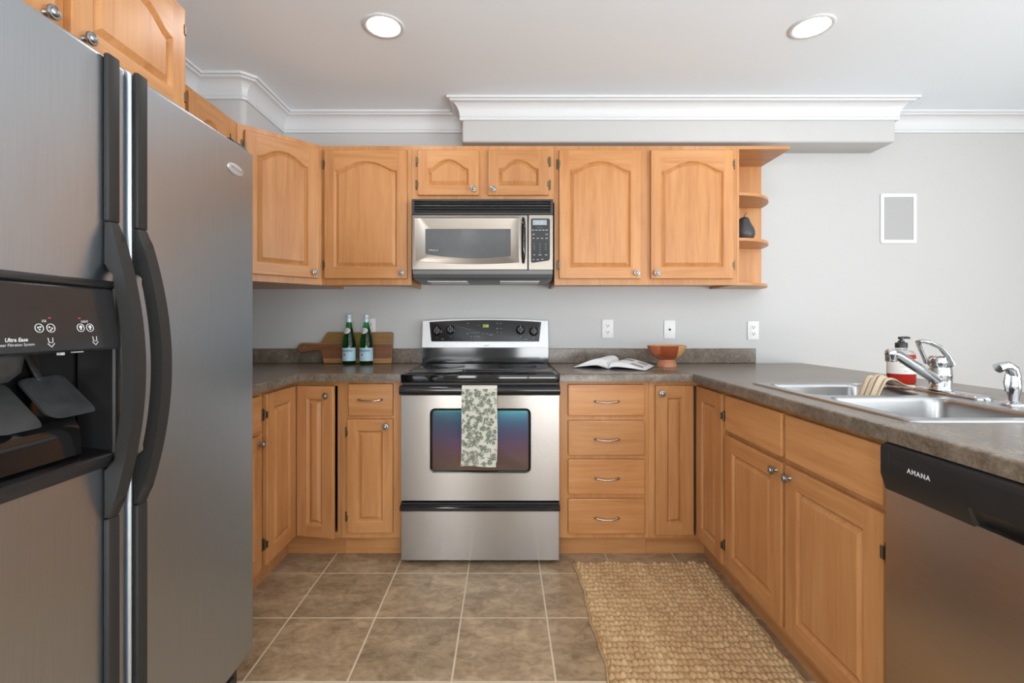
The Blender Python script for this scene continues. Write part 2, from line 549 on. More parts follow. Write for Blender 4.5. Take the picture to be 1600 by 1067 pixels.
        COL.objects.link(o)
        if parent:
            o.parent = parent
        return o

def thing(name, label, cat, loc=(0, 0, 0), rz=0.0, group=None):
    o = bpy.data.objects.new(name, None)
    o.empty_display_size = 0.1
    o.location, o.rotation_euler = loc, (0, 0, rz)
    COL.objects.link(o)
    return tag(o, label, cat, group)

def tag(o, label, cat, group=None):
    o['label'], o['category'] = label, cat
    if group:
        o['group'] = group
    return o

def struct(o):
    o['kind'] = 'structure'
    return o

def rrect(x0, x1, y0, y1, r, n=6):
    pts = []
    for cx, cy, a0 in ((x1 - r, y1 - r, 0), (x0 + r, y1 - r, 90), (x0 + r, y0 + r, 180), (x1 - r, y0 + r, 270)):
        for k in range(n + 1):
            a = R(a0 + 90 * k / n)
            pts.append((cx + r * math.cos(a), cy + r * math.sin(a)))
    return pts

def offset_poly(pts, d):
    """inset a counter-clockwise polygon by d with mitred corners"""
    n = len(pts)
    out = []
    for i in range(n):
        a, b, c = Vector(pts[i - 1]), Vector(pts[i]), Vector(pts[(i + 1) % n])
        e1, e2 = (b - a).normalized(), (c - b).normalized()
        n1, n2 = Vector((-e1.y, e1.x)), Vector((-e2.y, e2.x))
        m = n1 + n2
        m = m / max(0.25, m.dot(n1)) if m.length > 1e-6 else n1
        # m scaled so that its projection on n1 equals 1
        out.append(tuple(b + m * d))
    return out

def frame_T(o=(0, 0, 0), rx=0.0, ry=0.0, rz=0.0):
    return Matrix.Translation(o) @ Matrix.Rotation(rz, 4, 'Z') @ Matrix.Rotation(ry, 4, 'Y') @ Matrix.Rotation(rx, 4, 'X')

# text that stands upright on a face looking towards -y
UPRIGHT = Matrix.Rotation(R(90), 4, 'X')
# lathe axis z turned to point along -y
TO_FRONT = Matrix.Rotation(R(90), 4, 'X')

# ------------------------------------------------------------------ the room
XL, XR, YB, YF, ZC = -1.62, 4.25, 2.945, -3.05, 2.438
T_ = 0.12
struct(MB().box(XL - T_, XR + T_, YF - T_, YB + T_, -0.1, 0.0).build('floor', 'tile', smooth=0))
struct(MB().box(XL - T_, XR + T_, YF - T_, YB + T_, ZC, ZC + 0.1).build('ceiling', 'ceiling', smooth=0))
struct(MB().box(XL - T_, XR + T_, YB, YB + T_, 0, ZC).build('wall_back', 'wall', smooth=0))
struct(MB().prism([(YF - T_, 0), (YB, 0), (YB, ZC), (YF - T_, ZC)], XL - T_, XL, 'yz',
                  holes=[[(-1.85, 0.62), (-0.35, 0.62), (-0.35, 2.16), (-1.85, 2.16)]]).build('wall_left', 'wall', smooth=0))
struct(MB().prism([(YF - T_, 0), (YB, 0), (YB, ZC), (YF - T_, ZC)], XR, XR + T_, 'yz',
                  holes=[[(-2.60, 0.12), (0.20, 0.12), (0.20, 2.16), (-2.60, 2.16)]]).build('wall_right', 'wall', smooth=0))
struct(MB().prism([(XL, 0), (XR, 0), (XR, ZC), (XL, ZC)], YF - T_, YF, 'xz',
                  holes=[[(0.2, 0.42), (2.3, 0.42), (2.3, 2.16), (0.2, 2.16)], [(-1.2, 0.6), (-0.5, 0.6), (-0.5, 2.16), (-1.2, 2.16)]]).build('wall_rear', 'wall', smooth=0))
def window(name, T, w, h, mull):  # unseen windows, added so the daylight has openings to enter by
    mb = MB()
    mb.prism([(0, 0), (w, 0), (w, h), (0, h)], 0, 0.06, 'xz', holes=[[(0.05, 0.05), (w - 0.05, 0.05), (w - 0.05, h - 0.05), (0.05, h - 0.05)]], T=T)
    for k in range(1, mull):
        mb.box(w * k / mull - 0.03, w * k / mull + 0.03, 0.0, 0.06, 0.05, h - 0.05, T=T)
    struct(mb.build(name, 'trim'))
window('added_window_1', frame_T((0.2, YF - 0.09, 0.42)), 2.1, 1.74, 2)
window('added_window_2', frame_T((-1.2, YF - 0.09, 0.6)), 0.7, 1.56, 1)
window('added_window_3', frame_T((XR + 0.09, -2.60, 0.12), rz=R(90)), 2.8, 2.04, 2)

window('added_window_4', frame_T((XL - 0.03, -1.85, 0.62), rz=R(90)), 1.5, 1.54, 2)

# corner chase and bulkhead
mb = MB()
mb.prism([(XL, 2.504), (-1.395, 2.504), (-1.383, 2.507), (-1.374, 2.514), (-1.369, 2.522), (-1.367, 2.532), (-1.367, YB), (XL, YB)], 2.1345, ZC, 'xy')
struct(mb.build('wall_chase', 'wall', smooth=50))
struct(MB().box(-0.25, 2.257, 2.762, YB + 0.01, 2.203, ZC + 0.01, bev=0.012, seg=3).build('wall_bulkhead', 'wall', smooth=50))

# crown moulding, one mitred run along the walls, the chase and the bulkhead
prof = [(0.0, -0.112), (0.010, -0.112), (0.013, -0.108), (0.013, -0.098), (0.009, -0.094)]
for k in range(9):
    a = k / 8
    prof.append((0.012 + 0.050 * (1 - math.cos(a * PI / 2)), -0.092 + 0.070 * math.sin(a * PI / 2)))
prof += [(0.066, -0.0150), (0.069, -0.0125), (0.080, -0.0125), (0.080, 0.0)]
path = [(XL, -2.9), (XL, 2.504), (-1.378, 2.504), (-1.367, 2.515), (-1.367, YB), (-0.25, YB), (-0.25, 2.762), (2.257, 2.762), (2.257, YB), (XR, YB)]
loops = []
for i, p in enumerate(path):
    p = Vector(p)
    ds = []
    if i > 0: ds.append((p - Vector(path[i - 1])).normalized())
    if i < len(path) - 1: ds.append((Vector(path[i + 1]) - p).normalized())
    ns = [Vector((d.y, -d.x)) for d in ds]
    m = sum(ns, Vector((0, 0)))
    m = m / m.dot(ns[0])
    loops.append([(p.x + m.x * o, p.y + m.y * o, ZC + z) for o, z in prof])
struct(MB().loft(loops, close=False).build('trim_1', 'trim', smooth=25))

# ------------------------------------------------------------------ recessed ceiling lights
def ceiling_light(x, y, label):
    t = thing('ceiling_light', label, 'light', (x, y, ZC), 0, 'recessed ceiling lights')
    MB().lathe([(0.070, -0.0005), (0.070, -0.004), (0.080, -0.007), (0.088, -0.004), (0.090, -0.0005)], 40).build('trim_ring', 'trim', t, smooth=60)
    MB().lathe([(0, -0.0035), (0.04, -0.0035), (0.0698, -0.002)], 40).build('lens', 'lamp', t, smooth=60)
    return t
ceiling_light(-0.525, 2.063, 'round recessed ceiling light above the left end of the stove')
ceiling_light(1.325, 2.067, 'round recessed ceiling light above the sink counter')
for x, y, l in ((-0.525, 0.2, 'added unseen ceiling light nearest the fridge'),  # out-of-view lights from here on, added to brighten the room
                (1.325, 0.2, 'added unseen ceiling light over the walkway beside the dishwasher'),
                (3.0, 1.3, 'added unseen ceiling light over the floor beyond the peninsula'),
                (-0.525, -1.6, 'added unseen ceiling light at the left before the rear openings'),
                (1.325, -1.6, 'added unseen ceiling light at the right before the rear openings')):
    ceiling_light(x, y, l)

# ------------------------------------------------------------------ cabinetry
DT = 0.019   # door thickness

def arch_outline(u0, u1, v0, vs, rise, n=28):
    """ccw: bottom left, bottom right, then the arched top from right to left"""
    pts = [(u0, v0), (u1, v0)]
    w = (u1 - u0) / 2
    c = (u0 + u1) / 2
    for k in range(n + 1):
        t = 1 - 2 * k / n                      # 1 .. -1
        s = 1 - abs(t)
        if rise <= 0:
            if k in (0, n): pts.append((c + w * t, vs))
            continue
        a = 0.30
        y = a * (s / a) ** 2 if s < a else a + (1 - a) * (1 - ((1 - s) / (1 - a)) ** 2)
        pts.append((c + w * t, vs + rise * y))
    return pts

def door_mesh(W, H, kind, stile=0.055, rail=0.055, rise=0.05, lip=0.0035):
    """cabinet front in local x (width) z (height); the back lies at y=0, the face at y=-DT"""
    mb = MB()
    f = -DT
    if kind == 'slab':
        mb.box(0, W, f, 0, 0, H, bev=0.0045, seg=2, mat=1)
        return mb
    # slab sides and back with an eased outer edge
    o0 = [(0, 0), (W, 0), (W, H), (0, H)]
    o1 = offset_poly(o0, lip)
    L = lambda pts, y: [(a, y, b) for a, b in pts]
    mb.loft([L(o0, 0), L(o0, f + lip), L(offset_poly(o0, lip * 0.35), f + lip * 0.3), L(o1, f)], cap0=True)
    rt = rail if kind != 'arch' else rail
    vs = H - rt - (rise if kind == 'arch' else 0)
    op = arch_outline(stile, W - stile, rail, vs, rise if kind == 'arch' else 0)
    # frame face: stiles and rails
    q = lambda x0, z0, x1, z1, m: mb.add([(x0, f, z0), (x1, f, z0), (x1, f, z1), (x0, f, z1)], [(0, 1, 2, 3)], m)
    q(lip, lip, stile, H - lip, 0)
    q(W - stile, lip, W - lip, H - lip, 0)
    q(stile, lip, W - stile, rail, 1)
    top = op[2:]
    for a, b in zip(top, top[1:]):
        mb.add([(a[0], f, a[1]), (b[0], f, b[1]), (b[0], f, H - lip), (a[0], f, H - lip)], [(0, 1, 2, 3)], 1)
    # moulded edge, groove and raised panel
    ins = [(0, f), (0.002, f + 0.0012), (0.005, f + 0.0030), (0.008, f + 0.0078), (0.011, f + 0.0105), (0.024, f + 0.0030), (0.027, f + 0.0012)]
    if min(W - 2 * stile, 1) < 0.075:
        ins = [(0, f), (0.0015, f + 0.0012), (0.0035, f + 0.0030), (0.0055, f + 0.0078), (0.008, f + 0.0105), (0.019, f + 0.0030), (0.021, f + 0.0012)]
    loops = [L(offset_poly(op, d) if d else op, y) for d, y in ins]
    mb.loft(loops, cap1=True)
    return mb

def knob(parent, u, v, y=-DT):
    mb = MB()
    T = frame_T((0, 0, 0)) @ TO_FRONT
    mb.lathe([(0, 0), (0.0075, 0), (0.0075, 0.003), (0.0052, 0.006), (0.0055, 0.013), (0.010, 0.0155), (0.0152, 0.018), (0.0158, 0.0205),
              (0.0150, 0.0235), (0.0122, 0.0245), (0.0115, 0.0236), (0.0095, 0.0236), (0.0088, 0.0262), (0.004, 0.0285), (0, 0.029)], 24, T=T)
    return mb.build('knob', 'nickel', parent, (u, y, v), smooth=50)

def pull(parent, u, v, y=-DT, half=0.060):
    mb = MB()
    pts, rad = [], []
    for k in range(25):
        t = -1 + 2 * k / 24
        a = abs(t)
        out = 0.004 + 0.022 * (1 - a ** 3.2) ** 0.8 if a < 1 else 0.004
        zz = -0.0032 * math.cos(t * PI) * 0.5 - 0.0016 + 0.001 * a
        pts.append((t * half, -out, zz))
        rad.append(0.0042 + 0.0022 * math.exp(-((a - 0.88) / 0.12) ** 2) - 0.0006 * (1 - a))
    mb.tube(pts, rad, 10, flat=(1.0, 0.9))
    for s in (-1, 1):
        mb.lathe([(0, 0), (0.0062, 0), (0.0050, 0.004), (0.0042, 0.009), (0, 0.009)], 12, T=frame_T((s * (half - 0.004), 0, -0.0005)) @ TO_FRONT)
    return mb.build('pull', 'pull', parent, (u, y, v), smooth=60)

def hinge(parent, side, W, z, s=1.0):
    """surface hinge on the frame beside the door edge"""
    mb = MB()
    x = -0.002 if side == 'L' else W + 0.002
    sg = -1 if side == 'L' else 1
    mb.box(min(x, x + sg * 0.010 * s), max(x, x + sg * 0.010 * s), -0.0055, -0.0005, z - 0.024 * s, z + 0.024 * s, bev=0.001)
    mb.tube([(x, -0.010, z - 0.019 * s), (x, -0.010, z + 0.019 * s)], 0.0045 * s, 10)
    mb.box(min(x, x - sg * 0.008), max(x, x - sg * 0.008), -0.0215, -0.0185, z - 0.013 * s, z + 0.013 * s, bev=0.0008)
    mb.box(x - 0.002, x + 0.002, -0.0205, -0.004, z - 0.013 * s, z + 0.013 * s)
    return mb.build('hinge', 'bronze', parent)

def add_front(root, d, base_loc=(0, 0, 0), base_rz=0.0):
    """d: dict x0 x1 z0 z1 kind name + knob/pull/hinge"""
    W, H = d['x1'] - d['x0'], d['z1'] - d['z0']
    mb = door_mesh(W, H, d['kind'], d.get('stile', 0.055), d.get('rail', 0.058), d.get('rise', 0.05))
    loc = Vector(base_loc) + Matrix.Rotation(base_rz, 3, 'Z') @ Vector((d['x0'], -0.0012, 0)) + Vector((0, 0, d['z0']))
    o = mb.build(d.get('name', 'door'), ['wood_v', 'wood_h'], root, loc, (0, 0, base_rz + d.get('swing', 0.0)), smooth=22)
    if 'label' in d: o['label'] = d['label']
    if 'knob' in d: knob(o, *d['knob'])
    if 'pull' in d: pull(o, *d['pull'])
    for side, z in d.get('hinges', ()):
        hinge(o, side, W, z, d.get('hs', 1.12))
    return o

def carcass(W, D, z0, z1, y0=0.0191, under=False, open_top=False):
    mb = MB()
    t = 0.016
    mb.box(0, t, y0, D, z0, z1, mat=0)
    mb.box(W - t, W, y0, D, z0, z1, mat=0)
    zb = z0 + (0.016 if under else 0.0)
    mb.box(t, W - t, y0, D, zb, zb + t, mat=1)
    if not open_top:
        mb.box(t, W - t, y0, D, z1 - t, z1, mat=1)
    mb.box(t, W - t, D - 0.006, D, zb + t, z1 - t, mat=1)
    return mb

def cabinet(name, label, cat, loc, rz, W, D, z0, z1, fronts, group=None, toe=False, toe_in=0.05, under=False):
    root = thing(name, label, cat, (loc[0], loc[1], 0), rz, group)
    carcass(W, D, z0, z1, under=under, open_top=toe).build('body', ['wood_v', 'wood_y'], root, smooth=0)
    holes = [[(f['x0'] + 0.012, f['z0'] + 0.012), (f['x1'] - 0.012, f['z0'] + 0.012), (f['x1'] - 0.012, f['z1'] - 0.012), (f['x0'] + 0.012, f['z1'] - 0.012)] for f in fronts]
    MB().prism([(0, z0), (W, z0), (W, z1), (0, z1)], 0, 0.019, 'xz', holes=holes).build('face_frame', 'wood_v', root, smooth=0)
    for f in fronts:
        add_front(root, f)
    if toe:
        MB().box(0, W, toe_in, toe_in + 0.016, 0.0, z0 - 0.0005).build('toe_kick', 'wood_h', root, smooth=0)
    return root

UZ0, UZ1 = 1.367, 2.134
UY = 2.636
WALL_G = 'maple wall cabinets with cathedral arch doors'
BASE_G = 'maple base cabinets'
def ud(x0, x1, knob_side, hinge_side=None, z0=1.401, z1=2.106, rise=0.052, **k):
    W, H = x1 - x0, z1 - z0
    kx = 0.028 if knob_side == 'L' else W - 0.028
    d = dict(x0=x0, x1=x1, z0=z0, z1=z1, kind='arch', knob=(kx, 0.030), rise=rise, stile=0.054, rail=0.060)
    hs = hinge_side or ('R' if knob_side == 'L' else 'L')
    d['hinges'] = [(hs, 0.075 if H > 0.4 else 0.06), (hs, H - 0.075 if H > 0.4 else H - 0.06)]
    d.update(k)
    return d

DU = YB - UY - 0.001
# single door cabinet left of the microwave
cabinet('wall_cabinet', 'maple wall cabinet with one tall arched door, left of the microwave', 'cabinet', (-1.010, UY), 0, 0.494, DU, UZ0, UZ1,
        [ud(0.018, 0.472, 'R')], WALL_G, under=True)
# short two door cabinet over the microwave
cabinet('wall_cabinet', 'short maple wall cabinet with two small arched doors above the microwave', 'cabinet', (-0.515, UY), 0, 0.785, DU, 1.822, UZ1,
        [ud(0.034, 0.370, 'R', z0=1.858, rise=0.052, rail=0.050), ud(0.420, 0.752, 'L', z0=1.858, rise=0.052, rail=0.050)], WALL_G)
# two door cabinet right of the microwave
cabinet('wall_cabinet', 'wide maple wall cabinet with two tall arched doors, right of the microwave', 'cabinet', (0.271, UY), 0, 1.004, DU, UZ0, UZ1,
        [ud(0.024, 0.472, 'R'), ud(0.526, 0.980, 'L')], WALL_G, under=True)

# diagonal corner cabinet
a45 = math.atan2(UY - 2.334, -1.011 + 1.31)
Ld = math.hypot(UY - 2.334, -1.011 + 1.31)
root = thing('wall_cabinet', 'diagonal corner maple wall cabinet with one arched door, beside the fridge top', 'cabinet', (-1.31, 2.334, 0), a45, WALL_G)
inv = frame_T((-1.31, 2.334, 0), rz=a45).inverted()
foot = [(-1.312, 2.349), (-1.025, 2.639), (-1.0115, 2.656), (-1.0115, YB - 0.001), (XL + 0.001, YB - 0.001), (XL + 0.001, 2.336), (-1.326, 2.336)]
pl = [(inv @ Vector((x, y, 0))).to_2d() for x, y in foot]
MB().prism([tuple(p) for p in pl], UZ0, UZ1, 'xy').build('body', 'wood_v', root, smooth=0)
MB().prism([(0, UZ0), (Ld, UZ0), (Ld, UZ1), (0, UZ1)], -0.001, 0.010, 'xz').build('face_frame', 'wood_v', root, smooth=0)
d = ud(0.030, Ld - 0.026, 'R')
add_front(root, d, base_loc=(0, -0.001, 0))

# cabinets on the left wall
cabinet('wall_cabinet', 'maple wall cabinet on the left wall, mostly hidden behind the fridge top', 'cabinet', (-1.31, 1.502), R(90), 0.829, 0.309, UZ0, UZ1,
        [ud(0.020, 0.428, 'R'), ud(0.450, 0.742, 'L')], WALL_G, under=True)
cabinet('wall_cabinet', 'deep maple wall cabinet above the fridge with two arched doors', 'cabinet', (-1.0, 0.640), R(90), 0.854, 0.619, 1.760, UZ1,
        [ud(0.020, 0.404, 'R', z0=1.785, z1=2.112, rise=0.055), ud(0.442, 0.824, 'L', z0=1.785, z1=2.112, rise=0.055)], WALL_G)

# open end shelf
root = thing('corner_shelf', 'open maple end shelf with rounded shelves at right end of the wall cabinets', 'shelf', (1.2760, UY, 0), 0)
sw, sd = 0.294, YB - UY - 0.001
MB().box(0.0135, sw, sd - 0.013, sd, UZ0 + 0.015, UZ1 - 0.018).build('back_panel', 'wood_v', root, smooth=0)
MB().box(0, 0.013, 0.0, sd, UZ0 + 0.015, UZ1 - 0.018).build('side_panel', 'wood_v', root, smooth=0)
MB().prism([(0, 0), (sw, 0), (sw, sd), (0, sd)], UZ1 - 0.018, UZ1, 'xy').build('top_panel', 'wood_h', root, smooth=0)
def qshelf(z):
    pts = [(0.0135, sd - 0.0135)] + [(0.0135 + (sw - 0.0135) * math.cos(R(a)), sd - 0.0135 - (sd - 0.0135) * math.sin(R(a))) for a in range(0, 91, 5)]
    mb = MB()
    mb.prism(list(reversed(pts)), z - 0.016, z, 'xy')
    return mb
for z in (1.878, 1.628):
    qshelf(z).build('shelf', 'wood_h', root, smooth=30)
pts = [(0, sd)] + [(sw * math.cos(R(a)), sd - sd * math.sin(R(a))) for a in range(0, 91, 5)]
MB().prism(list(reversed(pts)), UZ0, UZ0 + 0.015, 'xy').build('shelf', 'wood_h', root, smooth=30)

# ---- base cabinets
BZ0, BZ1 = 0.100, 0.8735
FY = 2.355
DB = YB - FY - 0.001
# drawer and door cabinet left of the stove
cabinet('base_cabinet', 'narrow maple base cabinet with one drawer over one door, left of the stove', 'cabinet', (-0.801, FY), 0, 0.292, DB, BZ0, BZ1,
        [dict(name='drawer', kind='slab', x0=0.033, x1=0.251, z0=0.703, z1=0.860, pull=(0.109, 0.080)),
         dict(kind='square', x0=0.026, x1=0.251, z0=0.130, z1=0.687, knob=(0.193, 0.524), stile=0.048, rail=0.055,
              hinges=[('L', 0.075), ('L', 0.49)], hs=1.0)], BASE_G, toe=True)
# four drawer bank right of the stove
zs = [(0.127, 0.298), (0.320, 0.491), (0.510, 0.681), (0.703, 0.857)]
cabinet('base_cabinet', 'maple base cabinet with a bank of four drawers, right of the stove', 'cabinet', (0.266, FY), 0, 0.4405, DB, BZ0, BZ1,
        [dict(name='drawer', kind='slab', x0=0.042, x1=0.416, z0=a, z1=b, pull=(0.188, (b - a) * 0.47)) for a, b in zs], BASE_G, toe=True)

# left corner cabinet with a folding pair of doors
LX = -1.042
root = thing('base_cabinet', 'left corner maple base cabinet with a folding pair of narrow doors, one ajar', 'cabinet', (LX, FY, 0), 0, BASE_G)
w_ = -0.8015 - LX
mb = MB()
t = 0.016
x_l, y_n, y_b = XL + 0.001 - LX, 2.036 - FY, YB - 0.001 - FY
mb.box(w_ - t, w_, 0.0191, y_b, BZ0, BZ1, mat=0)
mb.box(x_l, -0.0191, y_n, y_n + t, BZ0, BZ1, mat=0)
mb.prism([(w_ - t, 0.0191), (w_ - t, y_b), (x_l, y_b), (x_l, y_n + t), (-0.0191, y_n + t), (-0.0191, 0.0191)], BZ0, BZ0 + t, 'xy', mat=1)
mb.box(x_l, w_ - t, y_b - 0.006, y_b, BZ0 + t, BZ1, mat=2)
mb.box(x_l, x_l + 0.006, y_n + t, y_b - 0.006, BZ0 + t, BZ1, mat=2)
mb.build('body', ['wood_v', 'wood_y', 'shadow_gap'], root, smooth=0)
mb = MB()
mb.box(-0.019, w_, 0, 0.019, 0.8475, BZ1); mb.box(-0.019, w_, 0, 0.019, BZ0, 0.128)
mb.box(w_ - 0.024, w_, 0, 0.019, 0.128, 0.8475)
mb.box(-0.019, 0, y_n, 0, 0.8475, BZ1); mb.box(-0.019, 0, y_n, 0, BZ0, 0.128)
mb.box(-0.019, 0, y_n, y_n + 0.034, 0.128, 0.8475)
mb.build('face_frame', 'wood_v', root, smooth=0)
mb = MB()
mb.box(-0.049, w_, 0.05, 0.066, 0, BZ0 - 0.0005); mb.box(-0.065, -0.049, y_n, 0.066, 0, BZ0 - 0.0005)
mb.build('toe_kick', 'wood_h', root, smooth=0)
Wd = 0.198
dr = add_front(root, dict(kind='square', x0=0, x1=Wd, z0=0.119, z1=0.852, knob=(Wd - 0.030, 0.688), stile=0.058, rail=0.060, swing=R(-11),
               label='narrow corner door standing ajar'), base_loc=(0.024, -0.003, 0))
d1 = add_front(root, dict(kind='square', x0=0, x1=0.286, z0=0.119, z1=0.852, stile=0.062, rail=0.062,
               hinges=[('L', 0.09), ('L', 0.645)]), base_loc=(0.0012, y_n + 0.014, 0), base_rz=R(90))
MB().tube([(0.0225, -0.0225, 0.122), (0.0225, -0.0225, 0.849)], 0.0028, 8).build('piano_hinge', 'brass_hinge', root)

# base cabinet of the left run, beside the fridge
cabinet('base_cabinet', 'maple base cabinet against the left wall, mostly hidden by the fridge', 'cabinet', (LX, 1.520), R(90), 0.514, -XL + LX - 0.001, BZ0, BZ1,
        [dict(name='drawer', kind='slab', x0=0.03, x1=0.488, z0=0.703, z1=0.853, pull=(0.229, 0.072)),
         dict(kind='square', x0=0.03, x1=0.488, z0=0.130, z1=0.687, knob=(0.430, 0.524), stile=0.055, rail=0.058)], BASE_G, toe=True, toe_in=0.05)

# right corner cabinet
RX = 0.95
root = thing('base_cabinet', 'right corner maple base cabinet with a closed folding pair of narrow doors', 'cabinet', (RX, FY, 0), 0, BASE_G)
w_ = 0.7075 - RX
y_n, y_b, x_r = 2.033 - FY, YB - 0.001 - FY, 1.56 - RX
mb = MB()
mb.box(w_, w_ + t, 0.0191, y_b, BZ0, BZ1, mat=0)
mb.box(0.0191, x_r, y_n, y_n + t, BZ0, BZ1, mat=0)
mb.prism([(w_ + t, 0.0191), (0.0191, 0.0191), (0.0191, y_n + t), (x_r, y_n + t), (x_r, y_b), (w_ + t, y_b)], BZ0, BZ0 + t, 'xy', mat=1)
mb.box(w_ + t, x_r, y_b - 0.006, y_b, BZ0 + t, BZ1, mat=2)
mb.box(x_r - 0.006, x_r, y_n + t, y_b - 0.006, BZ0 + t, BZ1, mat=2)
mb.build('body', ['wood_v', 'wood_y', 'shadow_gap'], root, smooth=0)
mb = MB()
mb.box(w_, 0.019, 0, 0.019, 0.8475, BZ1); mb.box(w_, 0.019, 0, 0.019, BZ0, 0.128)
mb.box(w_, w_ + 0.036, 0, 0.019, 0.128, 0.8475)
mb.box(0, 0.019, y_n, 0, 0.8475, BZ1); mb.box(0, 0.019, y_n, 0, BZ0, 0.128)
mb.box(0, 0.019, y_n, y_n + 0.026, 0.128, 0.8475)
mb.build('face_frame', 'wood_v', root, smooth=0)
mb = MB()
mb.box(w_, 0.066, 0.05, 0.066, 0, BZ0 - 0.0005); mb.box(0.05, 0.066, y_n, 0.05, 0, BZ0 - 0.0005)
mb.build('toe_kick', 'wood_h', root, smooth=0)
x0 = 0.735 - RX
Wd = -0.028 - x0
add_front(root, dict(kind='square', x0=0, x1=Wd, z0=0.119, z1=0.852, knob=(0.027, 0.695), stile=0.056, rail=0.060), base_loc=(x0, 0, 0))
add_front(root, dict(kind='square', x0=0, x1=0.277, z0=0.119, z1=0.852, stile=0.062, rail=0.062, hinges=[('R', 0.085), ('R', 0.640)]),
          base_loc=(-0.0012, -0.024, 0), base_rz=R(-90))
MB().tube([(-0.0245, -0.0225, 0.122), (-0.0245, -0.0225, 0.849)], 0.0028, 8).build('piano_hinge', 'brass_hinge', root)

# sink base
cabinet('base_cabinet', 'wide maple sink base cabinet with two drawer fronts over two doors, left of the dishwasher', 'cabinet', (RX, 2.0315), R(-90), 0.880, 0.62, BZ0, BZ1,
        [dict(name='drawer_front', kind='slab', x0=0.006, x1=0.420, z0=0.703, z1=0.853),
         dict(name='drawer_front', kind='slab', x0=0.440, x1=0.853, z0=0.703, z1=0.853),
         dict(kind='square', x0=0.006, x1=0.420, z0=0.130, z1=0.684, knob=(0.386, 0.522), stile=0.062, rail=0.062),
         dict(kind='square', x0=0.440, x1=0.853, z0=0.130, z1=0.684, knob=(0.032, 0.520), stile=0.062, rail=0.062, hinges=[('R', 0.09), ('R', 0.46)], hs=1.25)],
        BASE_G, toe=True)
# panel that ends the peninsula beyond the dishwasher
tag(MB().box(RX + 0.0, 1.57, 0.52, 0.538, 0, BZ1).build('end_panel', 'wood_v', smooth=0), 'maple end panel at the near side of the dishwasher', 'panel')
# back of the peninsula
tag(MB().box(1.573, 1.592, 0.52, YB - 0.001, 0, BZ1).build('back_panel_board', 'wood_v', smooth=0), 'maple board closing the far side of the peninsula', 'panel')

# ------------------------------------------------------------------ worktops
CZ0, CZ1 = 0.8745, 0.912
def worktop(outer, holes=()):
    """plate with an eased top edge"""
    mb = MB()
    e = 0.008
    lo = [(x, y, CZ0) for x, y in outer]
    L = [lo, [(x, y, CZ1 - e) for x, y in outer]]
    for k in (1, 2, 3):
        a = R(30 * k)
        ins = offset_poly(outer, e * (1 - math.cos(a)))
        L.append([(x, y, CZ1 - e + e * math.sin(a)) for x, y in ins])
    mb.loft(L)
    top = offset_poly(outer, e)
    bm = bmesh.new()
    ed = []
    for LP in [top] + list(holes):
        vs = [bm.verts.new((x, y, CZ1)) for x, y in LP]
        ed += [bm.edges.new((vs[i], vs[(i + 1) % len(vs)])) for i in range(len(vs))]
    bmesh.ops.triangle_fill(bm, use_beauty=True, use_dissolve=False, edges=ed)
    mb.bm(bm)
    for h in holes:
        mb.loft([[(x, y, CZ1) for x, y in h], [(x, y, CZ0) for x, y in h]])
    bm = bmesh.new()
    ed = []
    for LP in [outer] + list(holes):
        vs = [bm.verts.new((x, y, CZ0)) for x, y in LP]
        ed += [bm.edges.new((vs[i], vs[(i + 1) % len(vs)])) for i in range(len(vs))]
    bmesh.ops.triangle_fill(bm, use_beauty=True, use_dissolve=False, edges=ed)
    mb.bm(bm)
    return mb
CF = 2.305
wl = tag(worktop([(XL + 0.001, 1.51), (-0.995, 1.51), (-0.995, CF), (-0.503, CF), (-0.503, YB - 0.001), (XL + 0.001, YB - 0.001)]).build('worktop', 'laminate', smooth=40),
         'slate grey laminate worktop left of the stove, wrapping the corner', 'worktop')
mb = MB()
mb.box(XL + 0.021, -0.503, YB - 0.020, YB - 0.001, CZ1 + 0.0003, 1.002, bev=0.003)
mb.box(XL + 0.001, XL + 0.020, 1.51, YB - 0.001, CZ1 + 0.0003, 1.002, bev=0.003)
mb.build('backsplash', 'laminate', wl)
SX0, SX1, SY0, SY1 = 0.990, 1.535, 1.165, 1.945
sink_hole = rrect(SX0 + 0.012, SX1 - 0.012, SY0 + 0.012, SY1 - 0.012, 0.03, 5)
wr = tag(worktop([(0.263, CF), (0.905, CF), (0.905, 0.512), (1.835, 0.512), (1.835, YB - 0.001), (0.263, YB - 0.001)], [sink_hole]).build('worktop', 'laminate', smooth=40),
         'slate grey laminate worktop right of the stove, with the sink let into it', 'worktop')
MB().box(0.263, 1.535, YB - 0.020, YB - 0.001, CZ1 + 0.0003, 1.002, bev=0.003).build('backsplash', 'laminate', wr)

# ------------------------------------------------------------------ sink
root = thing('kitchen_sink', 'double bowl stainless steel sink let into the right worktop', 'sink', ((SX0 + SX1) / 2, (SY0 + SY1) / 2, CZ1))
cx, cy = (SX0 + SX1) / 2, (SY0 + SY1) / 2
loc = lambda pts: [(x - cx, y - cy) for x, y in pts]
b_far = (1.030, 1.405, 1.585, 1.905)
b_near = (1.030, 1.405, 1.205, 1.555)
mb = MB()
ho = [loc(rrect(*b, 0.055, 7)) for b in (b_far, b_near)]
outer = loc(rrect(SX0, SX1, SY0, SY1, 0.03, 6))
bm = bmesh.new(); ed = []
for LP in [offset_poly(outer, 0.006)] + ho:
    vs = [bm.verts.new((x, y, 0.0045)) for x, y in LP]
    ed += [bm.edges.new((vs[i], vs[(i + 1) % len(vs)])) for i in range(len(vs))]
bmesh.ops.triangle_fill(bm, use_beauty=True, use_dissolve=False, edges=ed)
mb.bm(bm)
